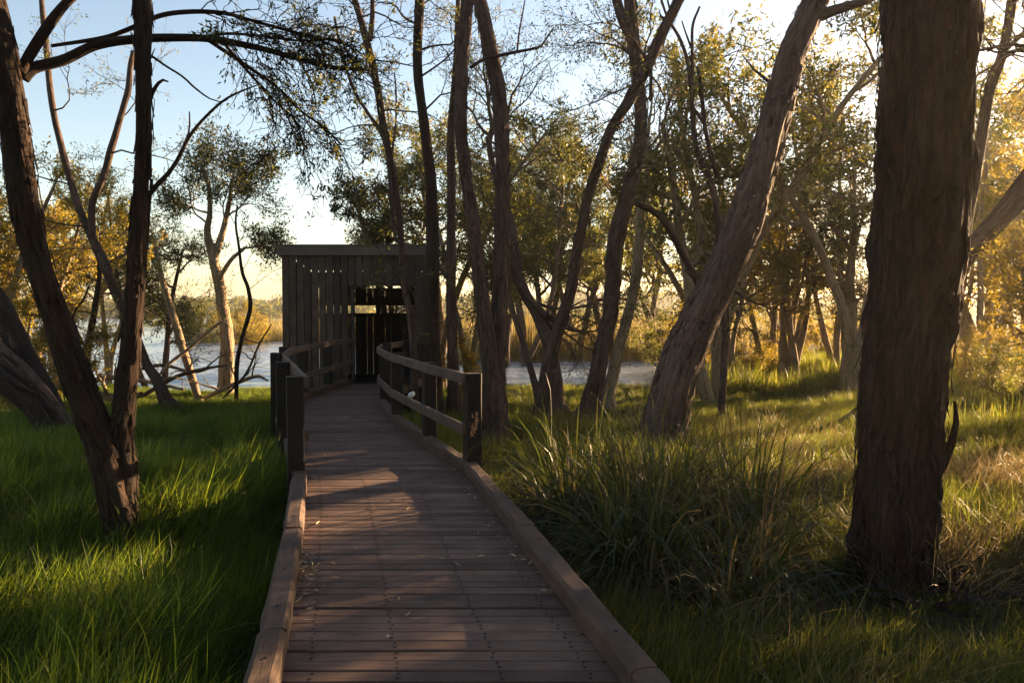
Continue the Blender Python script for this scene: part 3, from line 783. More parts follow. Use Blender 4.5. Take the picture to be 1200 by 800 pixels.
# fallen grey trunks at the far left
LOGS = [('thick grey fallen trunk sloping down towards the forked tree at the left edge', [(-30, 320, 34), (2, 366, 33), (28, 418, 32), (50, 452, 30), (66, 486, 28), (84, 525, 26)], 13.5, 12.6, 24),
        ('sunlit split fallen log lying lowest beside the thick grey trunk', [(-40, 392, 30), (-5, 410, 28), (25, 436, 27), (48, 462, 25), (72, 492, 22), (100, 528, 20)], 12.6, 11.8, 20),
        ('short dark log half sunk in the grass below the two fallen trunks', [(-30, 430, 34), (0, 446, 32), (22, 462, 30), (40, 482, 26), (62, 520, 22)], 12.0, 11.6, 18)]
for k, (lab, pp, d0, d1, sd_) in enumerate(LOGS):
    T = Tree('fallen_log', lab, gbase(20, 12.5 - .4 * k), 'bark_grey' if k == 1 else 'bark_fork', 'leaf_dark', 'log', 'fallen trunks at the left edge', seed=30 + k)
    T.stem(pp, d0, d1, sd_, .14, root=False, res=.05)
    e = empty(T.name, T.base, T.label, T.cat, T.group)
    tip = np.vstack(T.trunk.V)[-sd_:]; cc = tip.mean(0) + nrm(tip.mean(0) - np.vstack(T.trunk.V)[-3 * sd_:-2 * sd_].mean(0)) * .12
    T.trunk.add(np.vstack([tip, cc[None]]), None, [(a, (a + 1) % sd_, sd_) for a in range(sd_)], np.vstack([tip, cc[None]]))
    me = T.trunk.mesh('log', [M[T.bark]], T.base)
    link('trunk', me, e)
    g2 = Geo()
    for j in range(2):
        q = W(12 + 22 * j + 5 * k, 385 + 34 * j + 22 * k, d0 - .25)
        dv = np.array([.25 - .4 * (j + k) % 2, -.25, .5]) * (.5 + .3 * j)
        P_ = np.array([q, q + dv * .4 + [0, 0, .02], q + dv * .75 + [.05, 0, 0], q + dv])
        V, Q, B = tube(P_, np.array([.04, .026, .016, .004]), 7, .1, seed=j + k)
        g2.add(V, Q, None, B)
    link('broken_branch', g2.mesh('broken_branch', [M[T.bark]], T.base), e)

# sticks and fallen branches along the water's edge
FB = [('low grey branch lying across the shore behind the straight stem', [(88, 452, 7), (130, 442, 6), (172, 447, 5), (214, 456, 3)], 18.5),
      ('bowed branch crossing in front of the slanting shrub stem', [(168, 463, 5), (205, 442, 5), (240, 432, 4), (266, 428, 2)], 18.8),
      ('forked stick leaning at the foot of the sunlit lakeside tree', [(236, 468, 5), (270, 452, 5), (300, 441, 4), (314, 446, 2)], 19.2),
      ('thin reddish stick rising beside the left railing posts', [(262, 466, 3), (288, 438, 3), (303, 405, 2.4), (318, 380, 1.5)], 18.9),
      ('short bleached log in the grass between the fork and the shore', [(112, 462, 9), (140, 466, 9), (166, 462, 7)], 17.8),
      ('dark drowned branch in the water behind the slanting stem', [(150, 436, 4), (190, 428, 4), (226, 436, 3), (250, 430, 2)], 23.5)]
for k, (lab, pp, d) in enumerate(FB):
    T = Tree('fallen_branch', lab, gbase(pp[0][0], d), 'bark_grey' if k % 2 else 'bark_gold', 'leaf_dark', 'branch', 'fallen branches along the shore', seed=60 + k)
    C = T.stem(pp, d, d - .3, 8, .1, root=False, res=.06)
    for f in (.3, .55, .75):
        i = int(len(C) * f)
        T.grow(C[i, :3], np.array([T.rng.normal(0, .6), -.2, .6]), .7, max(.006, C[i, 3] * .6), 1, wob=.25, kids=(3,), bare=1)
    T.finish()

# ---- background woodland: a few grown kinds, each tree an object of its own
def make_kind(name, bark, leaf, seed, stems, H, crown0, per, lsize=(.125, .036), spread=.85, bare=0.0):
    T = Tree(name, 'x', (0, 0, 0), bark, leaf, seed=seed, lsize=lsize)
    g = T.rng
    for k in range(stems):
        az = g.uniform(0, 6.28); ln = g.uniform(.06, .24) * (1 if stems > 1 else .5)
        d = np.array([math.cos(az) * ln, math.sin(az) * ln, 1.0])
        n = 6; p = np.array([math.cos(az) * .12, math.sin(az) * .12, -.4]) * (1 if stems > 1 else .2) + np.array([0, 0, -.2]); P = [p]
        hh = H * g.uniform(.7, 1.0) / n
        for i in range(n):
            d = nrm(d + g.normal(0, .13, 3) + np.array([0, 0, .05])); p = p + d * hh; P.append(p)
        P = np.array(P); r0 = .021 * H * g.uniform(.75, 1.1)
        C = T.stem3(P, np.linspace(r0, r0 * .3, n + 1), 10, .14, root=False)
        m = len(C)
        nb = 9
        for j in range(nb):
            f = crown0 + (1 - crown0) * (j + g.random()) / nb
            i = min(m - 1, int(f * m)); a2 = g.uniform(0, 6.28)
            up = g.uniform(.15, .8)
            T.grow(C[i, :3], np.array([math.cos(a2), math.sin(a2), up]), spread * H * .23 * g.uniform(.6, 1.15) * (1.15 - .5 * f), C[i, 3] * .55, 2, wob=.2, kids=(4, 4), bare=bare)
    T.leaves(per, .06, .3)
    e = T.finish()
    del e["label"]; del e["category"]
    return e


KINDS = {
    'dense': make_kind('paperbark_tree', 'bark_grey', 'leaf_olive', 41, 2, 8.0, .42, 34),
    'dense2': make_kind('paperbark_tree', 'bark_grey', 'leaf_dark', 42, 2, 8.0, .43, 34),
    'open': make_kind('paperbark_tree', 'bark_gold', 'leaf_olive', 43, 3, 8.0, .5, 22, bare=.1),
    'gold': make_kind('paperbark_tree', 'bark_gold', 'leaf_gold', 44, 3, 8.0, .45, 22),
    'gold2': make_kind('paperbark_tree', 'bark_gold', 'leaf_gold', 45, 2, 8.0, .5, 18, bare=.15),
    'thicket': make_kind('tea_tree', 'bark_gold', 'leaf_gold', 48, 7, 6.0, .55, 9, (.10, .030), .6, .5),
    'low': make_kind('swamp_shrub', 'bark_gold', 'leaf_gold', 46, 4, 4.0, .12, 22, (.10, .034), 1.2),
    'lowdark': make_kind('swamp_shrub', 'bark_fork', 'leaf_olive', 47, 4, 4.0, .12, 22, (.10, .034), 1.2),
}
USED = set()


def place(kind, px, d, top, rz, label, group, cat='tree', wide=1.0):
    """px: photo column of the base, d: metres away, top: photo row of the top"""
    b = gbase(px, d)
    H0 = 4.0 if kind.startswith('low') else 6.0 if kind == 'thicket' else 8.0
    h = EYE + (362 - top) / FPX * d - b[2]
    sc = h / H0 / 1.02
    src = KINDS[kind]
    if kind not in USED:
        USED.add(kind); o = src
        o.location = b; o.rotation_euler = (0, 0, rz); o.scale = (sc * wide, sc * wide, sc)
        o["label"] = label; o["group"] = group
    else:
        o = copy_tree(src, b, rz, (sc * wide, sc * wide, sc), label, group)
    o["category"] = cat
    return o


GB = 'trees standing beyond the clearing and the lake'
BGT = [  # kind, base column, distance, top row, turn, label
    ('dense', 655, 38, 118, .3, 'dense olive tree whose crown tops the reeds between the twin stems and the crossing trunk'),
    ('dense2', 618, 35, 88, 2.2, 'tall dark-crowned tree showing just right of the twin stems'),
    ('dense2', 712, 40, 128, 4.1, 'dark round-crowned tree directly behind the forked flaky trunk'),
    ('dense', 775, 42, 110, 5.0, 'olive tree with the yellow-lit top between the crossing stem and the leaning trunk'),
    ('open', 560, 20, 150, 1.0, 'airy tree seen between the straight dark trunk and the twin stems'),
    ('dense2', 478, 20.0, 112, 3.3, 'dark leafy tree standing just behind the right half of the hide roof'),
    ('open', 520, 22, 70, 5.5, 'loose yellow-green crown high behind the straight dark trunk'),
    ('open', 820, 27, 90, 2.7, 'thin open tree behind the bare forked sapling'),
    ('gold2', 838, 28, 190, .6, 'slanting pale trunk with thin gold-lit leaves right of the leaning trunk'),
    ('gold', 905, 26.5, 150, 3.9, 'golden multi-stemmed tree in the middle of the sunlit grove'),
    ('gold2', 935, 27, 60, 5.9, 'tall pale forked tree rising above the sunlit grove'),
    ('gold2', 990, 25, 90, 4.6, 'pale straight trunk nearly touching the outline of the massive dark trunk'),
    ('gold2', 1140, 22, 70, 1.3, 'leaning pale twin trunk lit from behind at the right of the massive dark trunk'),
    ('gold', 1218, 24, 90, 3.0, 'spreading golden tree half cut by the right edge of the picture'),
    ('open', 1195, 30, 60, 4.0, 'tall open tree cut by the right edge of the picture'),
    ('dense2', 588, 33, 140, 1.4, 'dark crown low behind the twin stems'),
    ('open', 850, 18, -60, 5.4, 'tall airy tree with hanging branches left of the top of the leaning trunk'),
    ('open', 985, 21, -30, 2.9, 'tall dark crown between the leaning trunk and the massive dark trunk'),
    ('open', 1178, 29, 70, .7, 'airy olive crown at the top right edge beside the massive trunk'),
    ('thicket', 850, 23, 200, .5, 'tangled thin golden stems just right of the leaning trunk'),
    ('thicket', 930, 23.5, 180, 3.0, 'tangled thin golden stems in the middle of the sunlit grove'),
    ('thicket', 1003, 22, 190, 5.2, 'tangled thin golden stems touching the massive dark trunk'),
    ('thicket', 1150, 27, 150, 2.2, 'tangled thin golden stems right of the massive dark trunk'),
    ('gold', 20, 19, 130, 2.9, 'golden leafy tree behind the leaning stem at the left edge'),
    ('gold', 75, 22, 150, 1.1, 'yellow-lit tree in the gap of the left fork'),
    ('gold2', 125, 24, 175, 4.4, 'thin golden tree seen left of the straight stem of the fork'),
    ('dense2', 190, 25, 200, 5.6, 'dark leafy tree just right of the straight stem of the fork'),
    ('gold', -40, 17, 60, 3.6, 'big yellow tree mostly cut off by the left edge of the picture'),
]
for (k, px, d, top, rz, lab) in BGT: place(k, px, d, top, rz, lab, GB)
GS = 'shrubs along the shore and under the grove'
BGS = [
    ('low', 860, 25, 372, .4, 'low golden shrub at the foot of the sunlit grove'),
    ('low', 925, 31, 345, 1.9, 'bushy golden shrub in front of the multi-stemmed golden tree'),
    ('low', 980, 30, 350, 3.3, 'golden shrub half hidden by the massive dark trunk'),
    ('low', 1165, 20, 360, 4.4, 'twiggy golden shrub under the glowing trunks at the right'),
    ('lowdark', 1195, 17, 385, 5.2, 'dark green shrub at the right edge above the bright grass'),
    ('low', 330 - 45, 55, 345, 2.2, 'rounded yellow shrub in the far reeds left of the hide'),
    ('lowdark', 235, 57, 338, .9, 'green shrub in the far reeds behind the slanting stem'),
    ('low', 40, 16, 330, 5.0, 'golden shrub behind the fallen trunks'),
    ('lowdark', 800, 30, 345, 2.8, 'dull green shrub at the far end of the bright water'),
    ('low', 545, 19, 385, 3.8, 'small yellow shrub behind the twin-stemmed trunk'),
]
for (k, px, d, top, rz, lab) in BGS: place(k, px, d, top, rz, lab, GS, 'shrub')

# ---- leaning trunk that passes behind the massive one
T = Tree('paperbark_tree', 'pale trunk slanting up to the right from behind the massive dark trunk', gbase(1018, 14), 'bark_grey', 'leaf_olive', seed=51)
T.stem([(1018, 480, 36), (1030, 450, 32), (1056, 400, 30), (1100, 340, 28), (1140, 292, 29), (1177, 249, 31), (1202, 214, 30), (1240, 150, 26), (1270, 80, 22)], 14, 13, 22, .15, flare=1.3)
T.stem([(1120, 318, 16), (1150, 170, 15), (1160, 108, 15), (1176, 60, 14), (1185, 0, 13), (1190, -40, 12)], 13.8, 13.5, 14, .12, limb=True)
T.stem([(1177, 60, 6), (1190, 48, 5), (1205, 36, 4)], 13.5, 13.4, 6, 0, limb=True)
T.top_crown(4, 1.8, 2, 14); T.leaves(14)
T.finish()
# trees to the right of the picture: their trunks and crowns break the low sun into the streaks seen on deck and grass
GR = 'trees of the same grove continuing to the right'
for j, (x, y, k, h, lab) in enumerate([(11.5, 11.0, 'dense', 8, 'leafy olive tree nearest past the right edge, beside the leaning pale trunk'), (17.5, 10.5, 'dense2', 9, 'dark leafy tree deeper in the grove past the right edge'),
                                       (12.0, 6.0, 'dense2', 8, 'dark bushy tree beside the massive trunk, past the right edge'), (22.0, 22.0, 'gold2', 10, 'bushy tree past the right edge behind the glowing trunks'),
                                       (24.5, 13.0, 'gold', 9, 'golden tree deep in the grove past the right edge'), (15.0, 1.0, 'dense', 9, 'olive tree level with the camera past the right edge')]):
    b = np.array([x, y, float(ground_z(x, y))])
    o = copy_tree(KINDS[k], b, j * 1.3, (h / 8,) * 3, lab, GR)
    o["category"] = 'tree'
for j, (x, y, lab) in enumerate([(9.5, 9.5, 'golden shrub past the right edge behind the massive trunk'), (13.2, 12.2, 'green shrub between the olive and the dark tree past the right edge'), (8.6, 5.6, 'low golden shrub nearest past the right edge'), (18, 14, 'green shrub deep in the grove past the right edge'), (8.6, 8.0, 'tall golden thicket past the right edge nearest the bent straw grass'), (9.6, 6.6, 'tall green thicket past the right edge beside the dark bushy tree'), (10.6, 8.4, 'second golden thicket behind the tall ones past the right edge')]):
    b = np.array([x, y, float(ground_z(x, y))])
    o = copy_tree(KINDS['lowdark' if j % 2 else 'low'], b, j * 2.1, (.6 + .1 * (j % 3) if j < 4 else 1.0,) * 3, lab, 'understorey shrubs past the right edge')
    o["category"] = 'shrub'

GV = 'unseen trees added behind the viewpoint'  # unseen trees added to cut the skylight from behind the camera
for j, (x, y, k, h, lab) in enumerate([(-2.6, -4.0, 'dense', 13, 'unseen olive tree behind the viewpoint on the left of the path'), (3.0, -3.4, 'dense2', 13, 'unseen dark tree behind the viewpoint on the right of the path'), (-7.0, -1.5, 'dense2', 12, 'unseen dark tree left of the viewpoint'),
                                       (7.0, -1.0, 'dense', 12, 'unseen olive tree right of the viewpoint'), (.5, -9.0, 'open', 10, 'unseen open tree farthest behind the viewpoint'), (-10.0, 3.5, 'dense', 12, 'unseen olive tree past the left edge of the clearing')]):
    b = np.array([x, y, float(ground_z(x, y))])
    o = copy_tree(KINDS[k], b, j * 1.7 + .4, (h / 8,) * 3, lab, GV)
    o["category"] = 'tree'

for (kk, x, y, h, rz, lab, cat) in (('thicket', 8.5, 11.7, 4.6, 1.1, 'slender tea tree stems at the right edge behind the massive trunk', 'tree'),):
    o = copy_tree(KINDS[kk], np.array([x, y, float(ground_z(x, y))]), rz, (h / (6 if kk == 'thicket' else 4),) * 3, lab, GR if cat == 'tree' else 'understorey shrubs past the right edge')
    o["category"] = cat

# ------------------------------------------------------------------ boardwalk
def edge(arr, y): return np.interp(y, arr[:, 0], arr[:, 1])


def smooth_edge(arr):
    c = catmull(arr, 10); return c[np.argsort(c[:, 0])]


DLs, DRs = smooth_edge(DL), smooth_edge(DR)


def arclen(a):
    L = np.concatenate([[0], np.cumsum(np.hypot(*np.diff(a, axis=0).T))]); return L


LL, LR = arclen(DLs), arclen(DRs)


def eL(f): return np.array([np.interp(f * LL[-1], LL, DLs[:, 1]), np.interp(f * LL[-1], LL, DLs[:, 0])])
def eR(f): return np.array([np.interp(f * LR[-1], LR, DRs[:, 1]), np.interp(f * LR[-1], LR, DRs[:, 0])])


def beam(A, B, wd, ht, name, mat, parent, top=None, bev=.008, rough=0.0, seg=1):
    """timber from A to B (centre of the section), local Y along the beam; slightly rounded section, own origin"""
    A = Vector(A); B = Vector(B); d = B - A; L = d.length
    n = max(1, seg)
    prof = [(-wd / 2, -ht / 2), (wd / 2, -ht / 2), (wd / 2, ht / 2 - bev), (wd / 2 - bev, ht / 2), (-wd / 2 + bev, ht / 2), (-wd / 2, ht / 2 - bev)]
    V = []
    for i in range(n + 1):
        y = -L / 2 + L * i / n
        for (x, z) in prof:
            V.append((x + (rng.normal(0, rough) if rough else 0), y, z + (rng.normal(0, rough) if rough else 0)))
    Q = []; k = len(prof)
    for i in range(n):
        for j in range(k):
            Q.append((i * k + j, i * k + (j + 1) % k, (i + 1) * k + (j + 1) % k, (i + 1) * k + j))
    T_ = []
    for base, flip in ((0, True), (n * k, False)):
        for j in range(1, k - 1):
            T_.append((base, base + j, base + j + 1) if not flip else (base, base + j + 1, base + j))
    Q = [q[::-1] for q in Q]; T_ = [q[::-1] for q in T_]
    o = link(name, mesh_data(name, np.array(V), Q, T_, [M[mat]], smooth=False), parent)
    q = d.to_track_quat('Y', 'Z')
    o.rotation_mode = 'QUATERNION'; o.rotation_quaternion = q
    o.location = (A + B) / 2 - (Vector(parent.location) if parent else Vector((0, 0, 0)))
    return o


deck = empty('boardwalk', (-.3, 4.0, -.02), 'weathered timber boardwalk of cross planks leading up to the hide', 'boardwalk')
n_pl = int(LL[-1] / .104)
nails = Geo()
for i in range(n_pl):
    f0, f1 = i / n_pl, (i + 1) / n_pl
    l = (eL(f0) + eL(f1)) / 2; r = (eR(f0) + eR(f1)) / 2
    pw = np.linalg.norm((eL(f1) + eR(f1)) / 2 - (eL(f0) + eR(f0)) / 2) if True else .1
    gap = .0075 + .004 * rng.random()
    hl = np.linalg.norm(eL(f1) - eL(f0)) / 2 - gap / 2; hr = np.linalg.norm(eR(f1) - eR(f0)) / 2 - gap / 2
    d = r - l; Lp = np.linalg.norm(d); u = d / Lp
    ex = .10
    c = (l + r) / 2; X0, X1 = -Lp / 2 - ex, Lp / 2 + ex
    tp = .0 + rng.normal(0, .0022); th = .04; b = .005
    V = []
    xs = np.linspace(X0, X1, 5)
    for x in xs:
        k = (x - X0) / (X1 - X0); h = hl + (hr - hl) * k
        j = rng.normal(0, .0012, 2)
        for (y, z) in ((-h + j[0], -th), (h + j[1], -th), (h + j[1], -b), (h - b + j[1], 0), (-h + b + j[0], 0), (-h + j[0], -b)):
            V.append((x, y, z))
    Q = []
    for a in range(4):
        for q in range(6):
            Q.append((a * 6 + q, (a + 1) * 6 + q, (a + 1) * 6 + (q + 1) % 6, a * 6 + (q + 1) % 6))
    Q = [q[::-1] for q in Q]
    T_ = []
    for q in range(1, 5): T_ += [(0, q + 1, q)[::-1], (24, 24 + q, 24 + q + 1)[::-1]]
    o = link('plank', mesh_data('plank', np.array(V), Q, T_, [M['deck']], smooth=False), deck)
    o.location = (c[0] + .3, c[1] - 4.0, tp + .02)
    o.rotation_euler = (rng.normal(0, .006), rng.normal(0, .0015), math.atan2(u[1], u[0]))
    if i * .104 < 9.5:
        nvec = np.array([-u[1], u[0]])
        for fx in (-.42, -.155, .155, .42):
            for fy in (-.022, .024):
                q = c + u * (fx * Lp + rng.normal(0, .004)) + nvec * (fy + rng.normal(0, .002))
                ang = np.linspace(0, 2 * math.pi, 7)[:-1]
                rr = .0085
                ring = np.stack([q[0] + rr * np.cos(ang), q[1] + rr * np.sin(ang), np.full(6, tp + .0015)], -1)
                nails.add(np.vstack([ring, [[q[0], q[1], tp + .0022]]]), None, [(a, (a + 1) % 6, 6) for a in range(6)])
tagset(link('screw_head', nails.mesh('screw_heads', [M['steel']], deck.location), deck), None, None, None, 'stuff')
# joists under the planks
for off in (-.62, -.22, .22, .62):
    pts = []
    for f in np.linspace(0, 1, 9):
        l, r = eL(f), eR(f); c = (l + r) / 2 + (r - l) / np.linalg.norm(r - l) * off; pts.append((c[0], c[1], -.12))
    for a, b_ in zip(pts[:-1], pts[1:]): beam(a, b_, .09, .15, 'joist', 'post', deck)


def kerb_path(fn, side, ys):
    out = []
    for y in ys:
        arr = DLs if side < 0 else DRs
        x = np.interp(y, arr[:, 0], arr[:, 1]); dx = (np.interp(y + .05, arr[:, 0], arr[:, 1]) - np.interp(y - .05, arr[:, 0], arr[:, 1])) / .1
        n = np.array([1, -dx]) / math.hypot(1, dx)
        out.append((x + side * n[0] * .062, y + side * n[1] * .062))
    return out


def bolts(A, B, n, parent, z):
    g = Geo()
    for k in range(n):
        f = (k + .5) / n
        q = np.array(A) * (1 - f) + np.array(B) * f
        ang = np.linspace(0, 2 * math.pi, 9)[:-1]
        ring = np.stack([q[0] + .011 * np.cos(ang), q[1] + .011 * np.sin(ang), np.full(8, z + .002)], -1)
        g.add(np.vstack([ring, [[q[0], q[1], z + .0035]]]), None, [(a, (a + 1) % 8, 8) for a in range(8)])
    return g


KL = [1.75, 3.5, 5.15, 6.9, 8.75, 10.6, 12.2, 13.6, 15.1, 16.38]
KR = [1.75, 3.1, 5.2, 7.35, 8.9, 10.75, 12.5, 13.6, 15.0, 16.38]
for side, ks in ((-1, KL), (1, KR)):
    pts = kerb_path(None, side, ks)
    for (a, b_) in zip(pts[:-1], pts[1:]):
        d = nrm(np.array(b_) - np.array(a)); a2 = np.array(a) + d * .004; b2_ = np.array(b_) - d * .004
        kb = beam((*a2, .066), (*b2_, .066), .13, .118, 'kerb_beam', 'kerb', deck, bev=.022, rough=.0035, seg=9)
        g = bolts(a2, b2_, 3, kb, .125)
        bo = link('bolt', g.mesh('bolt', [M['steel']], (0, 0, 0)), kb)
        bo.matrix_parent_inverse = (Matrix.Translation(deck.location) @ Matrix.Translation(kb.location) @ kb.rotation_quaternion.to_matrix().to_4x4()).inverted()

# ------------------------------------------------------------------ railings
def railing(posts, side, label, end_tail=None, top=.985):
    e = empty('railing', (posts[0][0], posts[0][1], 0), label, 'railing', 'railings along the boardwalk')
    for (x, y) in posts:
        gz = float(ground_z(x, y)) - .3
        i = posts.index((x, y)); nx_ = posts[min(i + 1, len(posts) - 1)]; pv = posts[max(i - 1, 0)]
        d = nrm(np.array(nx_) - np.array(pv))
        o = beam((x, y, gz), (x, y, top + rng.normal(0, .008)), .15, .15, 'post', 'post', e, bev=.012, rough=.0012, seg=6)
        o.rotation_quaternion = Vector((0, 0, 1)).to_track_quat('Y', 'Z')
        o.rotation_quaternion = Matrix.Rotation(math.atan2(d[1], d[0]), 4, 'Z').to_quaternion() @ o.rotation_quaternion
    P = [np.array(p) for p in posts] + ([np.array(end_tail)] if end_tail else [])
    off = []
    for i, p in enumerate(P):
        d = nrm(P[min(i + 1, len(P) - 1)] - P[max(i - 1, 0)]); nl = np.array([d[1], -d[0]]) * (1 if side < 0 else -1)
        off.append(p + nl * .098)
    first = nrm(off[0] - off[1])
    off[0] = off[0] + first * .03
    for i, (a, b_) in enumerate(zip(off[:-1], off[1:])):
        for z, h, nm in ((.93, .10, 'handrail'), (.44, .10, 'mid_rail')):
            z2 = z + rng.normal(0, .004)
            o = beam((*a, z2), (*b_, z + rng.normal(0, .004)), .045, h, nm, 'rail', e, bev=.007, rough=.002, seg=6)
    return e


PL = [(-1.99, 7.02), (-2.64, 8.83), (-3.29, 10.68), (-3.62, 12.2), (-3.70, 13.6), (-3.62, 15.1)]
PR = [(-.385, 7.46), (-.97, 8.98), (-1.63, 10.82), (-2.10, 12.6), (-2.22, 13.65), (-2.04, 15.1)]
rl = railing(PL, -1, 'dark-post timber railing on the left of the boardwalk, curving to the hide wall', (-3.54, 16.44))
rr_ = railing(PR, 1, 'dark-post timber railing on the right of the boardwalk with a splintered end post', (-1.96, 16.44))
# splintered patch on the right end post
g = Geo()
for k in range(16):
    z = .30 + .11 * rng.random() + .012 * k; x = -.385 + rng.uniform(-.05, .03) + .002 * k; ln = rng.uniform(.03, .09)
    a = rng.normal(0, .25)
    p0 = np.array([x, 7.46 - .079, z])
    dx = np.array([math.sin(a) * ln, -.012, math.cos(a) * ln]); wv = np.array([rng.uniform(.007, .018), 0, 0])
    g.add([p0 - wv, p0 + wv, p0 + dx + wv * .3, p0 + dx - wv * .3, p0 + dx * .5 + np.array([0, .01, 0])], [(0, 1, 2, 3)], [(0, 4, 1), (2, 4, 3)])
tagset(link('splintered_patch', g.mesh('splintered_patch', [M['split']], rr_.location, False), rr_), 'pale torn wood on the end post')

# ------------------------------------------------------------------ bird hide
HX0, HX1, HY0, HY1 = -4.93, -1.87, 16.5, 18.95
hide = empty('bird_hide', ((HX0 + HX1) / 2, (HY0 + HY1) / 2, -.05), 'dark timber-clad bird hide with an open doorway and a viewing slot at the lake', 'hide')
HL = np.array(hide.location)
BOX_CACHE = {}


def board(x0, x1, y0, y1, z0, z1, mat, name='wall_board', parent=None):
    """upright board, its long axis local Z, own origin in its middle"""
    c = np.array([(x0 + x1) / 2, (y0 + y1) / 2, (z0 + z1) / 2]); h = np.array([x1 - x0, y1 - y0, z1 - z0]) / 2
    b = min(.004, h[0] * .3, h[1] * .3)
    V = []
    for z in (-h[2], h[2]):
        for (x, y) in ((-h[0] + b, -h[1]), (h[0] - b, -h[1]), (h[0], -h[1] + b), (h[0], h[1]), (-h[0], h[1]), (-h[0], -h[1] + b)): V.append((x, y, z))
    Q = [(j, (j + 1) % 6, 6 + (j + 1) % 6, 6 + j) for j in range(6)]
    T_ = [(0, j + 1, j) for j in range(1, 5)] + [(6, 6 + j, 7 + j) for j in range(1, 5)]
    par = parent or hide
    o = link(name, mesh_data(name, np.array(V), Q, T_, [M[mat]], smooth=False), par)
    o.location = c - np.array(par.location)
    return o


DX0, DX1, DZ = -3.45, -2.02, 2.09
x = HX0
while x < HX1 - .05:
    wd = .158; gap = rng.choice([.010, .013, .016, .009]); x1 = min(x + wd - gap, HX1)
    yj = rng.normal(0, .004); tz = 2.78
    cx = (x + x1) / 2
    zb = -.55 + rng.uniform(0, .05)
    if DX0 < cx < DX1: zb = DZ + .0
    board(x, x1, HY0 + yj, HY0 + .025 + yj, zb, tz, 'board')
    x += wd
# frame round the doorway
board(DX0 - .02, DX0 + .05, HY0 + .04, HY0 + .14, -.1, DZ + .1, 'board_in', 'door_post')
board(DX1 - .05, DX1 + .04, HY0 + .04, HY0 + .14, -.1, DZ + .1, 'board_in', 'door_post')
board(DX0 + .052, DX1 - .052, HY0 + .04, HY0 + .12, DZ + .005, DZ + .12, 'board_in', 'lintel')
# side walls
for xs, nm in ((HX0, 'l'), (HX1, 'r')):
    y = HY0 + .03
    while y < HY1 - .05:
        y1 = min(y + .158 - .005, HY1)
        zt = 2.80 - .13 * (y - HY0)
        xx = xs + (0 if nm == 'l' else -.025)
        board(xx, xx + .025, y, y1, -.55, zt, 'board')
        y += .158
# lake-side wall with its viewing slot
x = HX0 + .03
k = 0
while x < HX1 - .06:
    gap = rng.choice([.003, .005, .009, .003]); x1 = min(x + .148 - gap, HX1 - .03)
    yj = rng.normal(0, .003)
    board(x, x1, HY1 - .025 + yj, HY1 + yj, -.5, 1.505 - .01, 'board_in')
    board(x, x1, HY1 - .025 + yj, HY1 + yj, 1.70, 2.115, 'board_in')
    x += .148; k += 1
board(HX0 + .03, HX1 - .03, HY1 - .075, HY1 - .032, 1.42, 1.50, 'board_in', 'slot_sill')
board(HX0 + .03, HX1 - .03, HY1 - .075, HY1 - .032, 1.685, 1.74, 'board_in', 'slot_head')
board(HX0 + .03, HX1 - .03, HY1 - .06, HY1 + .01, 2.175, 2.50, 'board_in', 'wall_plate')
board(HX0 + .03, DX0 - .05, HY1 - .055, HY1 + .005, 2.118, 2.172, 'board_in', 'wall_plate')
for px_ in (-3.28, -2.12, HX0 + .12, HX0 + .8):
    board(px_ - .05, px_ + .05, HY1 - .16, HY1 - .08, -.1, 2.45, 'board_in', 'wall_stud')
# fascia, roof sheet and floor
o = beam((HX0 - .09, HY0 - .045, 2.845), (HX1 + .08, HY0 - .045, 2.845), .045, .20, 'fascia', 'board', hide, bev=.006, rough=.001, seg=10)
o.data.materials[0] = M['fascia']
o = beam((HX0 - .09, HY0 - .03, 2.962), (HX1 + .08, HY0 - .03, 2.962), .10, .026, 'fascia_cap', 'board', hide, bev=.004)
o.data.materials[0] = M['fascia']
rv = np.array([(HX0 - .08, HY0 - .02, 2.90), (HX1 + .07, HY0 - .02, 2.90), (HX1 + .07, HY1 + .35, 2.56), (HX0 - .08, HY1 + .35, 2.56)])
V = np.vstack([rv, rv + np.array([0, 0, .03])])
o = link('roof', mesh_data('roof', V - HL, [(3, 2, 1, 0), (4, 5, 6, 7), (0, 1, 5, 4), (1, 2, 6, 5), (2, 3, 7, 6), (3, 0, 4, 7)], None, [M['roof']], smooth=False), hide)
for k in range(int((HX1 - HX0 - .1) / .16)):
    x0 = HX0 + .05 + k * .16
    board(x0, x0 + .152, HY0 + .03, HY1 - .08, -.045, -.004, 'board_in', 'floor_board')
for (x0, y0) in ((HX0 + .1, HY0 + .2), (HX1 - .1, HY0 + .2), (HX0 + .1, HY1 - .12), (HX1 - .1, HY1 - .12)):
    board(x0 - .07, x0 + .07, y0 - .06, y0 + .06, -1.9, -.06, 'post', 'stilt')

# ------------------------------------------------------------------ grass and reeds
def clump(name, n, h, wd, spread, bend, mat, segs=3, lean=.35, tone=(.45, .2)):
    base = np.zeros((n, 3)); base[:, :2] = rng.normal(0, spread, (n, 2))
    az = rng.uniform(0, 6.28, n); ln = np.abs(rng.normal(0, lean, n))
    D = np.stack([np.cos(az) * ln, np.sin(az) * ln, np.ones(n)], -1)
    L = h * rng.uniform(.5, 1.25, n)
    V, Q, lv_ = blades(base, D, L, wd * rng.uniform(.7, 1.3, n), bend * rng.uniform(.4, 1.5, n), segs, np.clip(rng.normal(*tone, n), 0, 1))
    me = mesh_data(name, V, Q, None, [M[mat]], None, lv_)
    return bpy.data.objects.new(name, me)


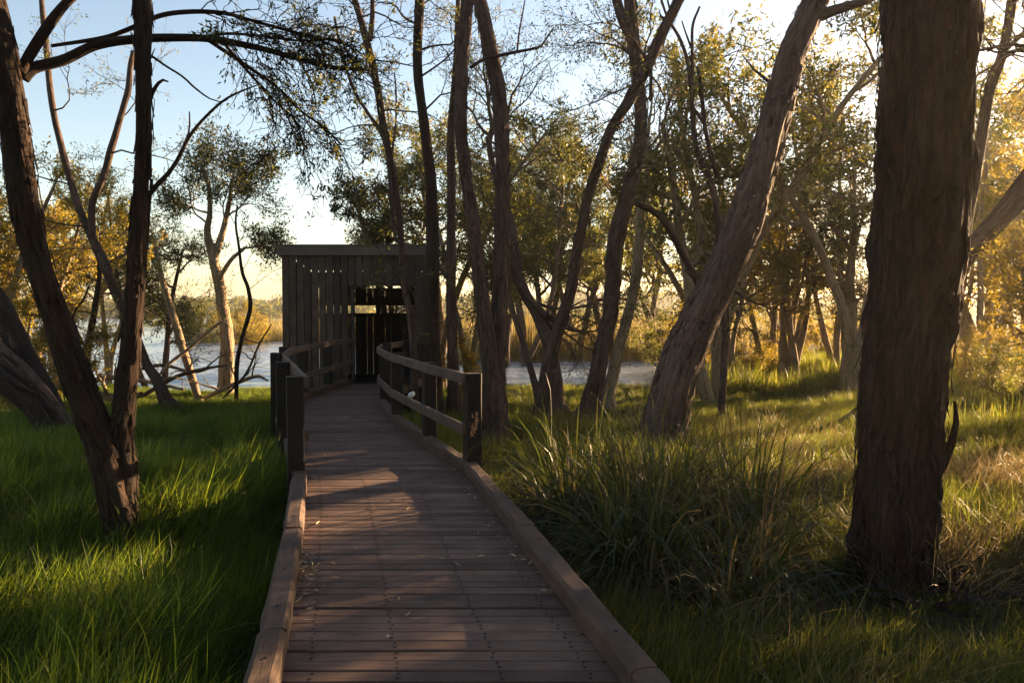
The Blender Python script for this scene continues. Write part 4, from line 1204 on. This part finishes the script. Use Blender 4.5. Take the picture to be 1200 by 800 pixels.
def scatter(name, pts, rot, scl, objs, label):
    """one stuff object: points that instance the clumps in objs through geometry nodes"""
    coll = bpy.data.collections.new(name + '_clumps')
    for o in objs: coll.objects.link(o)
    me = bpy.data.meshes.new(name)
    me.vertices.add(len(pts)); me.vertices.foreach_set("co", np.ascontiguousarray(pts, np.float32).ravel())
    a = me.attributes.new('rot', 'FLOAT_VECTOR', 'POINT'); a.data.foreach_set("vector", np.ascontiguousarray(rot, np.float32).ravel())
    a = me.attributes.new('scl', 'FLOAT_VECTOR', 'POINT'); a.data.foreach_set("vector", np.ascontiguousarray(scl, np.float32).ravel())
    a = me.attributes.new('pick', 'INT', 'POINT'); a.data.foreach_set("value", rng.integers(0, len(objs), len(pts)).astype(np.int32))
    o = link(name, me)
    ng = bpy.data.node_groups.new(name, 'GeometryNodeTree')
    ng.interface.new_socket('Geometry', in_out='INPUT', socket_type='NodeSocketGeometry')
    ng.interface.new_socket('Geometry', in_out='OUTPUT', socket_type='NodeSocketGeometry')
    N = ng.nodes; Lk = ng.links
    gi = N.new('NodeGroupInput'); go = N.new('NodeGroupOutput')
    iop = N.new('GeometryNodeInstanceOnPoints'); ci = N.new('GeometryNodeCollectionInfo')
    ci.inputs['Collection'].default_value = coll
    ci.inputs['Separate Children'].default_value = True; ci.inputs['Reset Children'].default_value = True
    def na(nm, ty):
        q = N.new('GeometryNodeInputNamedAttribute'); q.data_type = ty; q.inputs[0].default_value = nm
        return [s for s in q.outputs if s.enabled and s.name == 'Attribute'][0]
    Lk.new(gi.outputs[0], iop.inputs['Points']); Lk.new(ci.outputs[0], iop.inputs['Instance'])
    iop.inputs['Pick Instance'].default_value = True
    Lk.new(na('pick', 'INT'), iop.inputs['Instance Index']); Lk.new(na('rot', 'FLOAT_VECTOR'), iop.inputs['Rotation']); Lk.new(na('scl', 'FLOAT_VECTOR'), iop.inputs['Scale'])
    Lk.new(iop.outputs[0], go.inputs[0])
    md = o.modifiers.new('scatter', 'NODES'); md.node_group = ng
    tagset(o, label, None, None, 'stuff')
    return o


def field(x0, x1, y0, y1, dens, fn=None, fade=None):
    n = int((x1 - x0) * (y1 - y0) * dens)
    p = np.stack([rng.uniform(x0, x1, n), rng.uniform(y0, y1, n)], -1)
    l = np.interp(p[:, 1], DLs[:, 0], DLs[:, 1]) - .2; r = np.interp(p[:, 1], DRs[:, 0], DRs[:, 1]) + .2
    ok = ~((p[:, 0] > l) & (p[:, 0] < r) & (p[:, 1] < 17))
    ok &= ~((p[:, 0] > HX0 - .1) & (p[:, 0] < HX1 + .1) & (p[:, 1] > HY0 - .15) & (p[:, 1] < HY1 + .2))
    ok &= p[:, 1] < shore(p[:, 0]) + .5
    if fn is not None: ok &= fn(p)
    p = p[ok]
    return np.column_stack([p, ground_z(p[:, 0], p[:, 1]) - .01])


def rots(n, tilt=.18, wind=(0, 0), lean=0.0, to=0.0):
    if lean:
        z = rng.uniform(0, 6.28, n); a = to - z; th = rng.normal(lean, tilt, n)
        return np.stack([-np.sin(a) * th, np.cos(a) * th, z], -1)
    return np.stack([rng.normal(wind[0], tilt, n), rng.normal(wind[1], tilt, n), rng.uniform(0, 6.28, n)], -1)


def scl(n, a, b): k = rng.uniform(a, b, n); return np.stack([k, k, k * rng.uniform(.8, 1.2, n)], -1)


def patchy(p, f, lo, hi, seed=0):
    q = fbm(np.column_stack([p[:, 0] * f + seed, p[:, 1] * f, np.zeros(len(p))]), 3)
    return rng.random(len(p)) < np.clip((q - lo) / (hi - lo), 0, 1)


lush = [clump('grass_clump', 44, .23 + .04 * k, .0075, .10, 1.1, 'grass', 4, .5) for k in range(5)]
P1 = field(-9, -.9, 1.9, 9, 150); P1b = field(-15, -.9, 9, 23, 60)
P1 = np.vstack([P1, P1b]); hv = .72 + .5 * fbm(np.column_stack([P1[:, 0] * 1.5, P1[:, 1] * 1.5, np.zeros(len(P1))]), 3)
s1 = scl(len(P1), .8, 1.2) * np.clip(hv, .45, 1.3)[:, None]; s1 *= (1 - .45 * sstep(10, 20, P1[:, 1]))[:, None]
scatter('grass', P1, rots(len(P1), .22, lean=.3, to=.4), s1, lush, 'long lush green grass left of the boardwalk')
olive = [clump('meadow_clump', 34, .26 + .05 * k, .0085, .11, .9, 'grass_olive', 4, .5) for k in range(5)]
P2 = field(-.3, 5.0, 1.9, 8, 130); P2b = field(-1.9, 14, 8, 30, 46); P2c = field(5, 9, 3, 8, 30)
P2 = P2[(P2[:, 0] < 3.0) | (rng.random(len(P2)) < .4)]
P2 = np.vstack([P2, P2b, P2c]); hv = .72 + .4 * fbm(np.column_stack([P2[:, 0] * .8 + 5, P2[:, 1] * .8, np.zeros(len(P2))]), 3)
s2 = scl(len(P2), .75, 1.2) * np.clip(hv, .4, 1.25)[:, None]; s2 *= (1 - .4 * sstep(9, 20, P2[:, 1]))[:, None] * np.where((P2[:, 1] < 8) & (P2[:, 0] < 3.2), .72, 1)[:, None]; s2[(np.hypot((P2[:, 0] - 1.2) / 1.15, (P2[:, 1] - 6.5) / 1.2) < 1)] *= .5
scatter('meadow_grass', P2, rots(len(P2), .22, lean=.2, to=.2), s2, olive, 'olive green grass of the clearing right of the boardwalk')
bright = [clump('shore_clump', 30, .5, .013, .14, .8, 'grass', 4, .35, (.85, .15)) for k in range(3)]
P3 = np.vstack([field(5.5, 17, 21, 28, 44, lambda p: patchy(p, .5, -.35, .1, 3)), field(8.5, 17, 12, 19, 10, lambda p: patchy(p, .5, -.1, .3, 8))])
scatter('shore_grass', P3, rots(len(P3), .15), scl(len(P3), .8, 1.4), bright, 'bright tall grass along the edge of the clearing')
dry = [clump('straw_clump', 22, .48, .005, .10, 1.5, 'straw', 5, .8) for k in range(4)]
P4 = np.vstack([field(2.9, 7.0, 2.6, 9, 75, lambda p: patchy(p, .7, -.5, .2, 1)), field(-.2, 2.3, 3.0, 7, 10, lambda p: patchy(p, .9, .0, .5, 4)), field(1, 9, 8, 14, 5, lambda p: patchy(p, .5, 0, .4, 6)), field(-8, -1, 4, 12, 2.0, lambda p: patchy(p, .9, .0, .7, 2))])
scatter('dry_grass', P4, rots(len(P4), .25, lean=.5, to=-.5), scl(len(P4), .7, 1.25), dry, 'bent straw-coloured dry grass around the massive dark trunk')

reed = [clump('reed_clump', 26, 2.1, .035, .35, .25, 'reed', 3, .10, (.4, .25)) for k in range(5)]


def reedfield(x0, x1, y0, y1, dens):
    n = int((x1 - x0) * (y1 - y0) * dens)
    p = np.stack([rng.uniform(x0, x1, n), rng.uniform(y0, y1, n)], -1)
    return p


pr = np.vstack([reedfield(-24, -2, 58, 66, 2.2), reedfield(-2.5, 9.5, 36.5, 44, 3.2), reedfield(-10, -1, 50, 58, 1.6), reedfield(9, 15, 40, 52, 1.6), reedfield(-24, 40, 66, 100, .4)])
edge_n = fbm(np.column_stack([pr[:, 0] * .25, pr[:, 1] * .1, np.zeros(len(pr))]), 2)
zz = np.full(len(pr), WATER_Z - .1)
sr = scl(len(pr), .8, 1.15) * np.where(pr[:, 1] > 49, .72, 1)[:, None] * np.clip(1 + .3 * edge_n, .6, 1.4)[:, None]
scatter('reeds', np.column_stack([pr, zz]), rots(len(pr), .06), sr, reed, 'pale golden reeds standing along the far side of the lake')

# distant tree line on the low hills
far_t = []
for k in range(4):
    g = np.random.default_rng(90 + k)
    n = 420
    P = np.column_stack([g.normal(0, 3.2, n), g.normal(0, 2, n), np.abs(g.normal(2.2, 1.6, n))])
    V, Q, L = leaf_quads(P, g.normal(0, 1, (n, 3)), np.full(n, 1.5), np.full(n, .9), np.clip(g.normal(.4, .2, n), 0, 1))
    far_t.append(bpy.data.objects.new('far_clump', mesh_data('far_clump', V, Q, None, [M['leaf_olive']], None, L)))
n = 900
pf = np.column_stack([rng.uniform(-420, 420, n), rng.uniform(205, 430, n)])
pf = np.vstack([pf, np.column_stack([rng.uniform(-60, 60, 160), rng.uniform(105, 150, 160)])])
kf = rng.uniform(.35, .85, len(pf)); kf[900:] *= .5
scatter('far_wood', np.column_stack([pf, ground_z(pf[:, 0], pf[:, 1]) - .5]), rots(len(pf), .05), np.stack([kf, kf, kf], -1), far_t, 'low wooded rise on the far shore')

# ------------------------------------------------------------------ sedge tussocks
def tussock(x, y, n, L, spread, label, group='strap-leaved tussocks beside the boardwalk', lean=1.25, wd=.021, straw=.3):
    z = float(ground_z(x, y))
    g = Geo()
    def part(n, mat, tone, L, wd, bend, up):
        a = rng.uniform(0, 6.28, n); rr2 = spread * np.sqrt(rng.random(n))
        base = np.stack([np.cos(a) * rr2, np.sin(a) * rr2, np.zeros(n)], -1)
        a2 = a + rng.normal(0, .6, n); ln = np.abs(rng.normal(lean * .55, lean * .5, n))
        D = np.stack([np.cos(a2) * ln, np.sin(a2) * ln, np.full(n, up)], -1)
        V, Q, lv_ = blades(base, D, L * rng.uniform(.55, 1.2, n), wd * rng.uniform(.6, 1.3, n), bend * rng.uniform(.5, 1.5, n), 7, np.clip(rng.normal(tone, .15, n), 0, 1))
        return mesh_data('blades', V, Q, None, [M[mat]], None, lv_)
    e = empty('sedge_tussock', (x, y, z - .02), label, 'tussock', group)
    link('leaf_blades', part(int(n * (1 - straw)), 'sedge', .38, L * 1.1, wd * .9, 3.4, .9), e)
    link('dead_blades', part(int(n * straw * 1.5), 'straw', .3, L * 1.0, wd * .6, 4.2, .55), e)
    return e


tussock(.62, 6.9, 850, 1.15, .34, 'broad dark tussock of strap leaves nearest the end post of the right railing')
tussock(1.25, 6.6, 1150, 1.32, .40, 'largest arching tussock in the middle of the clump, in front of the leaning trunk')
tussock(1.0, 5.7, 700, 1.25, .32, 'dark tussock drooping over the boardwalk kerb', straw=.3)
tussock(1.95, 6.5, 760, 1.15, .36, 'straw-topped tussock at the right end of the clump', straw=.5)
tussock(1.75, 5.7, 420, 1.15, .30, 'low straw-coloured tussock in front of the right end of the clump', straw=.55)
tussock(.35, 8.1, 360, .85, .28, 'upright green tussock at the foot of the twin-stemmed trunk', straw=.04)
tussock(2.3, 7.3, 420, 1.05, .36, 'straw tussock reaching towards the massive dark trunk', straw=.5)
tussock(1.45, 5.1, 320, .85, .30, 'lowest matted tussock at the front of the clump', straw=.55)
tussock(2.55, 6.4, 260, .8, .26, 'thin brown tussock beside the base of the massive dark trunk', straw=.65)
tussock(1.5, 8.0, 420, 1.0, .35, 'tussock with upright sunlit leaves behind the largest one', straw=.06)

# ------------------------------------------------------------------ small things on the deck
def dry_leaf(x, y, L, wd, rz, curl, lab):
    n = 6
    V = []
    for i in range(n + 1):
        f = i / n; h = wd / 2 * math.sin(math.pi * min(1, f * .93 + .05)) ** .8
        zc = .004 + curl * (f - .5) ** 2 * L
        V += [((f - .5) * L, -h, zc + .25 * h), ((f - .5) * L, 0, zc), ((f - .5) * L, h, zc + .25 * h)]
    Q = []
    for i in range(n):
        for j in range(2): Q.append((i * 3 + j, (i + 1) * 3 + j, (i + 1) * 3 + j + 1, i * 3 + j + 1))
    o = link('dry_leaf', mesh_data('dry_leaf', np.array(V), Q, None, [M['dryleaf']], None, np.full(len(V), rng.uniform(.2, 1))))
    o.location = (x, y, .0035); o.rotation_euler = (rng.normal(0, .1), rng.normal(0, .1), rz)
    return tagset(o, lab, 'leaf', 'dry leaves on the boardwalk')


def on_deck(px, py):
    d = EYE * FPX / (py - 362); p = W(px, py, d); return p[0], p[1]


for (px, py, L, wd, rz, cu, lab) in [
        (683, 733, .085, .045, .6, .9, 'largest pale curled leaf by the right kerb near the bottom'),
        (661, 700, .05, .028, 1.6, .6, 'pale leaf against the right kerb above the largest curled leaf'),
        (637, 691, .022, .014, .2, .4, 'tiny pale leaf on the planks left of the right kerb'),
        (490, 731, .085, .010, .12, .2, 'long thin leaf lying across the middle of the deck'),
        (398, 628, .07, .014, -.3, .4, 'slim pale leaf on the deck below the widest sun streak'),
        (476, 592, .025, .018, .9, .5, 'small bright leaf lying in the sun streak'),
        (349, 710, .10, .014, 1.2, .5, 'long curled leaf leaning on the left kerb'),
        (362, 733, .06, .010, .2, .3, 'thin leaf beside the left kerb near the bottom'),
        (391, 665, .06, .010, -.8, .4, 'bent leaf right of the leaf heap by the left kerb'),
        (360, 655, .04, .02, 2.2, .5, 'short leaf at the edge of the leaf heap'),
        (519, 659, .035, .014, .5, .4, 'small leaf in the middle of the shaded deck'),
        (608, 636, .03, .018, -.2, .4, 'pale leaf near the right kerb beyond the bend'),
        (598, 585, .03, .02, .8, .4, 'pale leaf beside the kerb at the foot of the end post'),
        (371, 697, .035, .012, -.5, .3, 'little leaf between the heap and the long curled leaf')]:
    dry_leaf(*on_deck(px, py), L, wd, rz, cu, lab)
g = Geo()
for k in range(210):
    if k < 75:
        px, py = rng.normal(356, 9), rng.normal(668, 22); px = max(px, 347)
    elif k < 150:
        y = rng.uniform(3.6, 9); x = np.interp(y, DRs[:, 0], DRs[:, 1]) - abs(rng.normal(.03, .05)); px = None
    else:
        y = rng.uniform(3.6, 12); x = rng.uniform(np.interp(y, DLs[:, 0], DLs[:, 1]) + .02, np.interp(y, DRs[:, 0], DRs[:, 1]) - .02); px = None
    if px is not None: x, y = on_deck(px, py)
    L = rng.uniform(.025, .075); a = rng.uniform(0, 6.28)
    V, Q, lv_ = leaf_quads(np.array([[x, y, .006 + .02 * rng.random() * (k < 75)]]), np.array([[math.cos(a), math.sin(a), rng.normal(0, .12)]]), np.array([L]), np.array([L * .25]), np.array([rng.random()]))
    g.add(V, Q, None, None, lv_)
tagset(link('leaf_litter', g.mesh('leaf_litter', [M['dryleaf']])), 'scattered dry leaf litter along the boardwalk kerbs', None, None, 'stuff')

g = Geo()
for (bx, by, n_, sp) in ((2.72, 5.45, 90, .45), (2.2, 10.9, 70, .6), (-3.3, 6.35, 40, .4), (-.3, 11.4, 40, .5)):
    for k in range(n_):
        x, y = bx + rng.normal(0, sp), by - abs(rng.normal(.2, sp * .7)); L = rng.uniform(.06, .3); a = rng.uniform(0, 6.28)
        z = float(ground_z(x, y)) + rng.uniform(.02, .12)
        V, Q, lv_ = leaf_quads(np.array([[x, y, z]]), np.array([[math.cos(a), math.sin(a), rng.normal(0, .3)]]), np.array([L]), np.array([L * .18 + .01]), np.array([rng.random() * .6]))
        g.add(V, Q, None, V * 3 + k, lv_)
tagset(link('bark_debris', g.mesh('bark_debris', [M['bark_grey']])), 'shed bark strips lying at the foot of the big trunks', None, None, 'stuff')

# white arum-like flower beside the railing
fx, fy = W(482, 463, 11.6)[:2]
fz = float(ground_z(fx, fy)); hz = W(482, 463, 11.6)[2]
e = empty('white_flower', (fx, fy, fz), 'single small white bloom on a stalk beside the right railing', 'flower')
V, Q, B = tube(np.array([(0, 0, 0), (.02, 0, (hz - fz) * .5), (0, 0, hz - fz)]), np.array([.008, .007, .006]), 6)
link('stalk', mesh_data('stalk', V, Q, None, [M['stalk']]), e)
V = []; Q = []
na_, nh = 14, 7
for i in range(nh):
    f = i / (nh - 1)
    for j in range(na_):
        a = 2 * math.pi * j / na_; r_ = 0.010 + .042 * math.sin(min(f * 2.6, 2.6)) ** .8 * (1 + .12 * math.cos(a * 5))
        V.append((r_ * math.cos(a), r_ * math.sin(a), (hz - fz) - .05 + .1 * f + .012 * math.cos(a)))
for i in range(nh - 1):
    for j in range(na_): Q.append((i * na_ + j, i * na_ + (j + 1) % na_, (i + 1) * na_ + (j + 1) % na_, (i + 1) * na_ + j))
T_ = [((nh - 1) * na_, (nh - 1) * na_ + j, (nh - 1) * na_ + j + 1) for j in range(1, na_ - 1)]
link('petals', mesh_data('petals', np.array(V), Q, T_, [M['white']]), e)

# strip of bark that hangs off the massive trunk
b0 = [W(1090, 572, 5.42), W(1104, 545, 5.42), W(1115, 518, 5.42), W(1120, 495, 5.42), W(1119, 470, 5.42)]
V = []; wds = [.05, .06, .05, .035, .01]
for p, q in zip(b0, wds): V += [p + np.array([-q * .6, 0, 0]), p + np.array([q * .6, -.01, 0]), p + np.array([q * .3, .03, 0])]
Q = []
for i in range(4):
    for j in range(3): Q.append((i * 3 + j, i * 3 + (j + 1) % 3, (i + 1) * 3 + (j + 1) % 3, (i + 1) * 3 + j))
o = link('bark_strip', mesh_data('bark_strip', np.array(V) - np.array(E_big.location), Q, None, [M['bark_dark']], np.array(V)), E_big)

# ------------------------------------------------------------------ hazy evening air
hb = np.array([(x, y, z) for z in (-2.9, 21.0) for (x, y) in ((-1560, -40), (1560, -40), (1560, 1700), (-1560, 1700))], float)
haze = link('haze', mesh_data('haze', hb, [(3, 2, 1, 0), (4, 5, 6, 7), (0, 1, 5, 4), (1, 2, 6, 5), (2, 3, 7, 6), (3, 0, 4, 7)], None, [], smooth=False))
t = NT('pale_haze')
pv = t.n('ShaderNodeVolumePrincipled', Color=(.95, .92, .86, 1), Density=.0005, Anisotropy=.72)
t.t.links.new(pv.outputs[0], t.out.inputs[1])
haze.data.materials.append(t.m)
tagset(haze, 'thin golden evening haze in the air', None, None, 'stuff')
S.cycles.volume_bounces = 0
